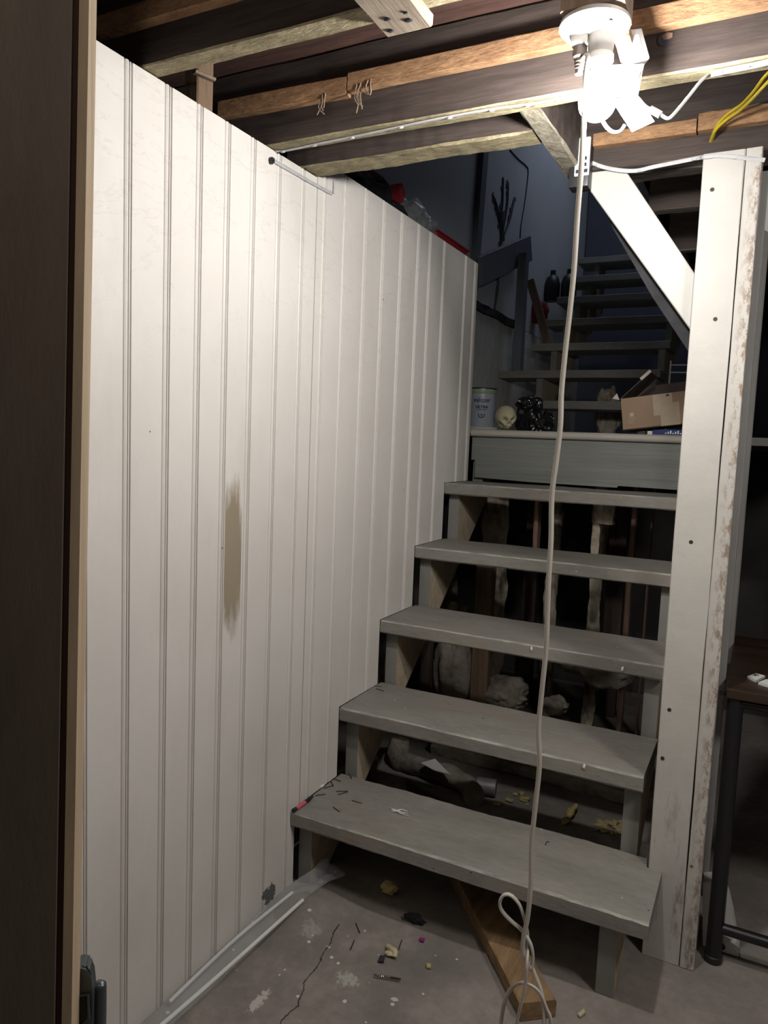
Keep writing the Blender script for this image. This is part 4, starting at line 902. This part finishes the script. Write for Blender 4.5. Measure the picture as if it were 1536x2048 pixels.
for v in m.bm.verts: v.co += Vector([noise.noise(v.co*40+Vector((9*i, 0, 0))) for i in range(3)])*.008
solo(m, 'foam_strip', 'foam', (q.x, q.y, 0), 'strip of yellow foam across the lit floor behind the bottom step', 'foam', smooth=60)
m = MB(); m.board((-.02, 1.06, .02), (.86, 1.04, .02), (0, 0, 1), .10, .05, 24, .012, .012, seed=77)
solo(m, 'rubble_bank', 'rubble', (.4, 1.05, 0), 'low dark bank of rubble along the floor behind the yellow foam', 'rubble')

# ------------------------------------------------------------------ litter on the steps
def pxy(px, py, z): return at(px, py, z=z)
Z1T = Z1+.0015
def stick(a, b, r, name, mat_, lab, cat, grp=None):
    m = MB(); m.tube([a, b], r, 6, smooth=False); return solo(m, name, mat_, a, lab, cat, grp)
s6 = 200/1536
def n6(x0, y0, x1, y1): return pxy(560+x0*s6, 1520+y0*s6, Z1T), pxy(560+x1*s6, 1520+y1*s6, Z1T)
g6 = 'loose nails on the bottom step'
for c6, lab in (((795, 275, 930, 325), 'thin dark nail on the bottom step closest to the beadboard corner'), ((1055, 205, 1100, 280), 'thin dark nail at the back edge of the bottom step'),
                ((670, 430, 815, 395), 'longer of two nails forming a tick by the white scrap'), ((780, 325, 820, 400), 'shorter of two nails forming a tick by the white scrap'),
                ((865, 480, 1040, 475), 'upper nail of the narrow pair pointing right on the bottom step'), ((890, 530, 1045, 485), 'lower nail of the narrow pair pointing right on the bottom step'),
                ((1105, 620, 1260, 665), 'lone dark nail farthest from the beadboard on the bottom step'), ((815, 720, 915, 795), 'lone dark nail nearest the front edge of the bottom step'),
                ((540, 545, 700, 525), 'dark nail just behind the pink marker')):
    a, b_ = n6(*c6); stick(a, b_, .0011, 'nail', 'nail', lab, 'nail', g6)
a, b_ = pxy(590, 1619, Z1+.0055), pxy(619, 1598, Z1+.0055); a.x = max(a.x, .009); b_.x = max(b_.x, .009)
t = thing('marker_pen', 'pink marker with black ends lying on the bottom step against the beadboard', 'marker', (a.x, a.y, Z1))
m = MB(); m.tube([a, a.lerp(b_, .68)], .0052, 10, smooth=False); m.build('barrel', 'pink', t, 40)
m = MB(); m.tube([a.lerp(b_, -.10), a.lerp(b_, .06)], .0058, 10, smooth=False); m.build('end_cap', 'black_plastic', t, 40)
m = MB(); m.tube([a.lerp(b_, .68), b_], .0056, 10, smooth=False); m.tube([b_, b_.lerp(a, -.25)], .0028, 8, smooth=False); m.build('tip_cap', 'black_plastic', t, 40)
m = MB(); q = pxy(641, 1574, Z1); m.blob((q.x+.004, q.y, Z1+.004), (.005, .012, .004), 3, .5, 2.2, 2); solo(m, 'paper_scrap', 'flake', (q.x, q.y, Z1), 'crumpled white scrap on the bottom step against the beadboard', 'scrap')
m = MB(); q = pxy(790, 1623, Z1); rnd = random.Random(3)
for i in range(9):
    a0 = Vector((q.x+rnd.uniform(-.018, .018), q.y+rnd.uniform(-.006, .008), Z1+.0025)); m.tube([a0, a0+Vector((rnd.uniform(.004, .016), rnd.uniform(-.006, .006), .002)), a0+Vector((rnd.uniform(.014, .030), rnd.uniform(-.008, .008), 0))], .0009, 5)
m.blob((q.x, q.y, Z1+.002), (.008, .003, .002), 8, .9, 3, 2); solo(m, 'fluff_scrap', 'flake', (q.x, q.y, Z1), 'wisp of white fluff in the middle of the bottom step', 'fluff')
a, b_ = pxy(1088, 1682, Z1T), pxy(1099, 1684, Z1T); m = MB(); m.tube([pxy(1091, 1690, Z1T), a.lerp(b_, .5), b_], .0011, 5, smooth=False); solo(m, 'bent_nail', 'nail', a, 'small bent nail right of the hanging cord on the bottom step', 'nail')
Z2 = Z1+RISE+.0015
for x0, y0, x1, y1, lab in ((742, 1371, 763, 1373, 'nail lying along the beadboard on the second step'), (752, 1377, 767, 1382, 'nail lying across the corner of the second step')):
    stick(pxy(x0, y0, Z2), pxy(x1, y1, Z2), .0011, 'nail', 'nail', lab, 'nail', 'loose nails on the second step')
# paint drips on the tread fronts
for px, py, k in ((1063, 1297, 2), (1245, 1338, 2), (1168, 1533, 1)):
    q = at(px, py, y=k*RUN-.002); m = MB(); m.blob(q, (.0035, .0022, .007), px, .4, 2, 2); o = m.build('paint_drip', 'flake', None)
    st = bpy.data.objects['staircase']; o.parent = st; o.location = -st.location

# ------------------------------------------------------------------ litter on the floor
s7 = 240/1536
def f7(x, y, z=.002): return at(660+x*s7, 1820+y*s7, z=z)
a, b_ = f7(560, 830, .005), f7(905, 885, .005)
t = thing('drill_bit', 'steel drill bit lying on the floor among white paint splashes', 'drill bit', (a.x, a.y, 0))
d = b_-a; m = MB(); nrm = d.normalized(); u = nrm.orthogonal().normalized(); v = nrm.cross(u)
for ph in (0, math.pi): m.tube([a+d*(i/40*.62)+u*.0016*math.cos(i*.75+ph)+v*.0016*math.sin(i*.75+ph) for i in range(41)], .0012, 5, smooth=False)
m.build('flutes', 'steel', t, 60)
m = MB(); m.tube([a+d*.60, b_], .0024, 8, smooth=False); m.build('shank', 'nail', t, 60)
for (x0, y0, x1, y1), lab in (((330, 170, 380, 290), 'dark twig on the floor nearest the shadow of the steps'), ((310, 390, 262, 505), 'dark twig on the floor left of the foam scraps'), ((918, 385, 880, 505), 'dark twig on the floor right of the foam scraps')):
    stick(f7(x0, y0), f7(x1, y1), .0012, 'twig', 'nail', lab, 'twig', 'twigs on the floor')
m = MB(); m.prism([f7(x, y, .001) for x, y in ((640, 590), (706, 600), (690, 672), (612, 668))], (0, 0, .003)); solo(m, 'dark_chip', 'ink', f7(660, 630), 'dark flat chip beside the foam scraps on the floor', 'chip')
m = MB(); m.tube([f7(735, 460, .006), f7(790, 500, .012), f7(835, 530, .012), f7(822, 600, .005)], .006, 8, ry=.004); solo(m, 'foam_scrap', 'foam_pale', f7(790, 520, 0), 'curled pale foam scrap on the floor', 'foam scrap', 'foam scraps on the floor', 60)
m = MB(); m.blob(f7(757, 555, .006), (.010, .007, .005), 4, .3, 2, 3); solo(m, 'foam_scrap', 'foam_pale', f7(757, 555, 0), 'rounded pale foam scrap beside the dark chip', 'foam scrap', 'foam scraps on the floor', 60)
m = MB(); m.prism([f7(x, y, .001) for x, y in ((1235, 700), (1290, 705), (1288, 752), (1238, 745))], (0, 0, .004)); solo(m, 'foam_chip', 'foam', f7(1262, 725), 'square yellow foam chip on the floor left of the plank', 'chip')
m = MB(); m.prism([f7(x, y, .001) for x, y in ((1150, 360), (1215, 375), (1195, 415), (1140, 395))], (0, 0, .003)); solo(m, 'magenta_chip', 'magenta', f7(1180, 385), 'small magenta chip at the edge of the shadow under the steps', 'chip')
m = MB(); m.blob(at(778, 1775, z=.02), (.022, .018, .016), 6, .4, 2, 3); solo(m, 'foam_chunk', 'foam', at(778, 1775, z=0), 'dim chunk of yellow foam on the floor under the bottom step', 'foam chunk')
m = MB(); m.blob(at(828, 1836, z=.012), (.028, .010, .010), 16, .5, 2, 3); solo(m, 'dark_scrap', 'cloth', at(828, 1836, z=0), 'dark scrap on the floor in the shadow of the bottom step', 'scrap')
m = MB(); m.prism([at(x, y, z=.001) for x, y in ((1155, 2030), (1168, 2020), (1170, 2028), (1160, 2036))], (0, 0, .004)); solo(m, 'foam_scrap', 'foam_pale', at(1160, 2030, z=0), 'small pale foam scrap on the floor below the right leg', 'foam scrap', 'foam scraps on the floor')
# plank on the floor
e0, e1 = at(958, 1800, z=.02), at(1072, 2012, z=.02); dd = (e1-e0).normalized()
m = MB(); m.board(e0-dd*.12, e1+dd*.012, (0, 0, 1), .082, .039, 18, .004, .004, seed=44)
solo(m, 'loose_plank', 'plank', (e1.x, e1.y, 0), 'short brown plank lying on the floor half under the bottom step', 'plank')
# rods in a clear sleeve along the foot of the beadboard
def rod(pts, r, lab): 
    P = [at(x, y, z=zz) for x, y, zz in pts]
    for p_ in P: p_.x = max(p_.x, .018)
    m = MB(); m.tube(P, r, 10, sub=4); solo(m, 'white_rod', 'white_plastic', P[0], lab, 'rod', 'white rods in the clear sleeve', 60)
rod([(585, 1785, .030), (480, 1870, .02), (400, 1940, .016), (330, 2000, .012)], .0042, 'white rod nearer the beadboard in the clear sleeve')
rod([(606, 1800, .040), (500, 1895, .022), (400, 1984, .012), (300, 2070, .010)], .0048, 'white rod farther from the beadboard in the clear sleeve')
m = MB(); ctr = [(.098, .055, .062), (.088, .025, .058), (.066, -.02, .044), (.050, -.10, .028), (.044, -.22, .020), (.042, -.35, .016), (.040, -.48, .014), (.040, -.60, .013)]
rows = []
for i, (x, y, z) in enumerate(ctr):
    ra = (.042, .030, .036, .036, .033, .031, .030, .028)[i]; rz_ = (.020, .016, .014, .012, .011, .010, .010, .010)[i]; row = []
    for j in range(16):
        a = 6.28318*j/16; k = 1+.25*noise.noise(Vector((i*.8, math.cos(a)*1.5, math.sin(a)*1.5)))
        row.append(m.bm.verts.new((max(.004, x+ra*k*math.cos(a)), y+.01*noise.noise(Vector((j*.7, i, 2)))*(3 if i == 0 else 1), max(z+rz_*k*math.sin(a), .003))))
    rows.append(row)
for i in range(len(rows)-1):
    for j in range(16): m.bm.faces.new([rows[i][j], rows[i][(j+1) % 16], rows[i+1][(j+1) % 16], rows[i+1][j]])
solo(m, 'clear_sleeve', 'clear', (.045, -.2, 0), 'clear plastic sleeve along the foot of the beadboard', 'plastic sleeve', smooth=60)

# ------------------------------------------------------------------ table at the right
TX, TY, TZ = 1.02, .272, .68
t = thing('side_table', 'dark walnut topped table with black tube legs right of the post', 'table', (TX+.35, TY+.3, 0))
m = MB(); m.box(TX, TX+.75, TY, TY+.58, TZ-.022, TZ, .002); m.build('table_top', 'table_top', t)
for (x, y) in ((TX+.022, TY+.022), (TX+.728, TY+.022), (TX+.022, TY+.558), (TX+.728, TY+.558)):
    m = MB(); m.tube([(x, y, .012), (x, y, TZ-.022)], .018, 16, smooth=False); lg = m.build('leg', 'black_metal', t, 40)
    m = MB(); m.lathe([(.001, 0), (.021, 0), (.021, .014), (.018, .016)], (x, y, 0), 16); m.bm.transform(Matrix.Translation(-parent_loc(t))); 
    fo = m.build('foot', 'black_plastic', None, 40); fo.parent = lg
m = MB(); m.tube([(TX+.022, TY+.022, .085), (TX+.728, TY+.022, .085)], .0135, 14, smooth=False); m.build('stretcher', 'black_metal', t, 40)
m = MB(); m.tube([(TX+.022, TY+.022, TZ-.035), (TX+.728, TY+.022, TZ-.035)], .011, 10, smooth=False); m.build('apron_rail', 'black_metal', t, 40)
m = MB(); m.box(TX-.013, TX+.001, TY+.005, TY+.02, TZ-.020, TZ-.006, .002); m.build('corner_guard', 'black_plastic', t)
for pts, lab in (([(1494, 1357), (1512, 1351), (1530, 1356), (1512, 1365)], 'white square tag with a dark mark on the table, nearer the post'), ([(1516, 1369), (1532, 1363), (1560, 1366), (1545, 1378)], 'white tag at the frame edge on the table')):
    P = [at(x, y, z=TZ+.0006) for x, y in pts]; m = MB(); m.prism(P, (0, 0, .006)); tg = solo(m, 'plastic_tag', 'white_plastic', P[0], lab, 'tag', 'white tags on the table')
    if 'mark' in lab:
        cc = (P[0]+P[1]+P[2]+P[3])/4; m = MB(); m.tube([cc+Vector((.005*math.cos(R(a)), .005*math.sin(R(a))+.006, .0068)) for a in range(0, 300, 30)], .0012, 5, smooth=False); o = m.build('mark', 'ink', None); o.parent = tg; o.location = -tg.location
# white moulded guard behind the table leg
yg = .335
A = [at(x, y, y=yg) for x, y in ((1405, 1765), (1435, 1762), (1448, 1775), (1458, 1803), (1466, 1838), (1472, 1875), (1478, 1905), (1477, 1916), (1440, 1906), (1405, 1896))]
for p_ in A: p_.z = max(p_.z, .001)
t = thing('moulded_guard', 'white curved plastic piece with dark oval opening behind the table leg', 'plastic piece', (A[0].x, yg, 0))
m = MB(); m.prism(A, (0, .05, 0)); m.build('shell', 'white_plastic', t)
m = MB(); q = at(1432, 1887, y=yg-.004); m.blob(q, (.022, .003, .012), 2, .05, 1, 3, Matrix.Rotation(R(16), 3, 'Y')); m.build('opening', 'ink', t, 60)
m = MB(); m.tube([at(x, y, y=yg-.004) for x, y in ((1424, 1868), (1448, 1874), (1466, 1888), (1476, 1903))], .006, 8); m.build('lip', 'white_plastic', t, 60)

# ------------------------------------------------------------------ door at the left, close to the camera
d0 = .52
def ray(px, py, dist):
    d = CF+CR*((px-768)/FPX)-CU*((py-1024)/FPX); return Vector((CX, CY, CZ))+d*dist
E = ray(169, 420, d0); Eb = ray(148, 1640, d0)
dirv = (E-Eb)/(E.z-Eb.z)                       # lean of the door edge per metre of height
vn = Vector((CX-E.x, CY-E.y, 0)).normalized(); vcam = vn.copy(); vn = Matrix.Rotation(R(-8.5), 3, 'Z') @ vcam   # face normal, nearly towards the camera, a little of the edge in view
along = Vector((vn.y, -vn.x, 0))                # from the edge, away to the left of the picture
if along.dot(CR) > 0: along = -along
thk = .040
def dpt(z, a, b): return Eb+dirv*(z-Eb.z)+along*a-vn*b
m = MB()
def slab(a0, a1, b0, b1, z0, z1): 
    P = [dpt(z0, a0, b0), dpt(z0, a1, b0), dpt(z0, a1, b1), dpt(z0, a0, b1)]; T = [dpt(z1, a0, b0), dpt(z1, a1, b0), dpt(z1, a1, b1), dpt(z1, a0, b1)]
    m._add(P+T, [[3, 2, 1, 0], [4, 5, 6, 7], [0, 1, 5, 4], [1, 2, 6, 5], [2, 3, 7, 6], [3, 0, 4, 7]])
slab(.011, .60, 0, thk, .004, 1.872)
do = struct(m.build('door_1', 'door'), 'brown door standing ajar close to the camera at the left edge', 'door')
m = MB(); slab(.0, .0065, .004, thk, .004, 1.872); m.build('edge_strip', 'door_edge', do)
m = MB(); slab(.0065, .011, .006, thk-.004, .004, 1.872); m.build('edge_groove', 'door_gap', do)
# latch on its far side
def lpt(px, py): return ray(px, py, d0+.055)
m = MB(); A = [lpt(x, y) for x, y in ((150, 1912), (166, 1908), (177, 1904), (184, 1909), (189, 1930), (192, 1956), (190, 2075), (150, 2075))]
m.prism(A, -vn*-.016); bmesh.ops.bevel(m.bm, geom=list(m.bm.edges), offset=.002, segments=2, affect='EDGES'); la = m.build('latch', 'lock', do, 40)
m = MB(); m.tube([lpt(199, 1962), lpt(199, 2010), lpt(198, 2085)], lambda k: .0052*min(1, .45+k*6), 12, sub=6); m.build('bolt', 'lock', la, 60)
m = MB()
A = [lpt(x, y)+vn*.0168 for x, y in ((160, 1962), (178, 1958), (181, 1998), (162, 2016))]; m.prism(A, vn*.0012); m.build('recess', 'lock_dark', la)
m = MB(); m.tube([lpt(x, y)+vn*.0175 for x, y in ((162, 1960), (183, 1956), (185, 2002), (164, 2022))], .0012, 5, smooth=False); m.build('rim', 'lock', la)
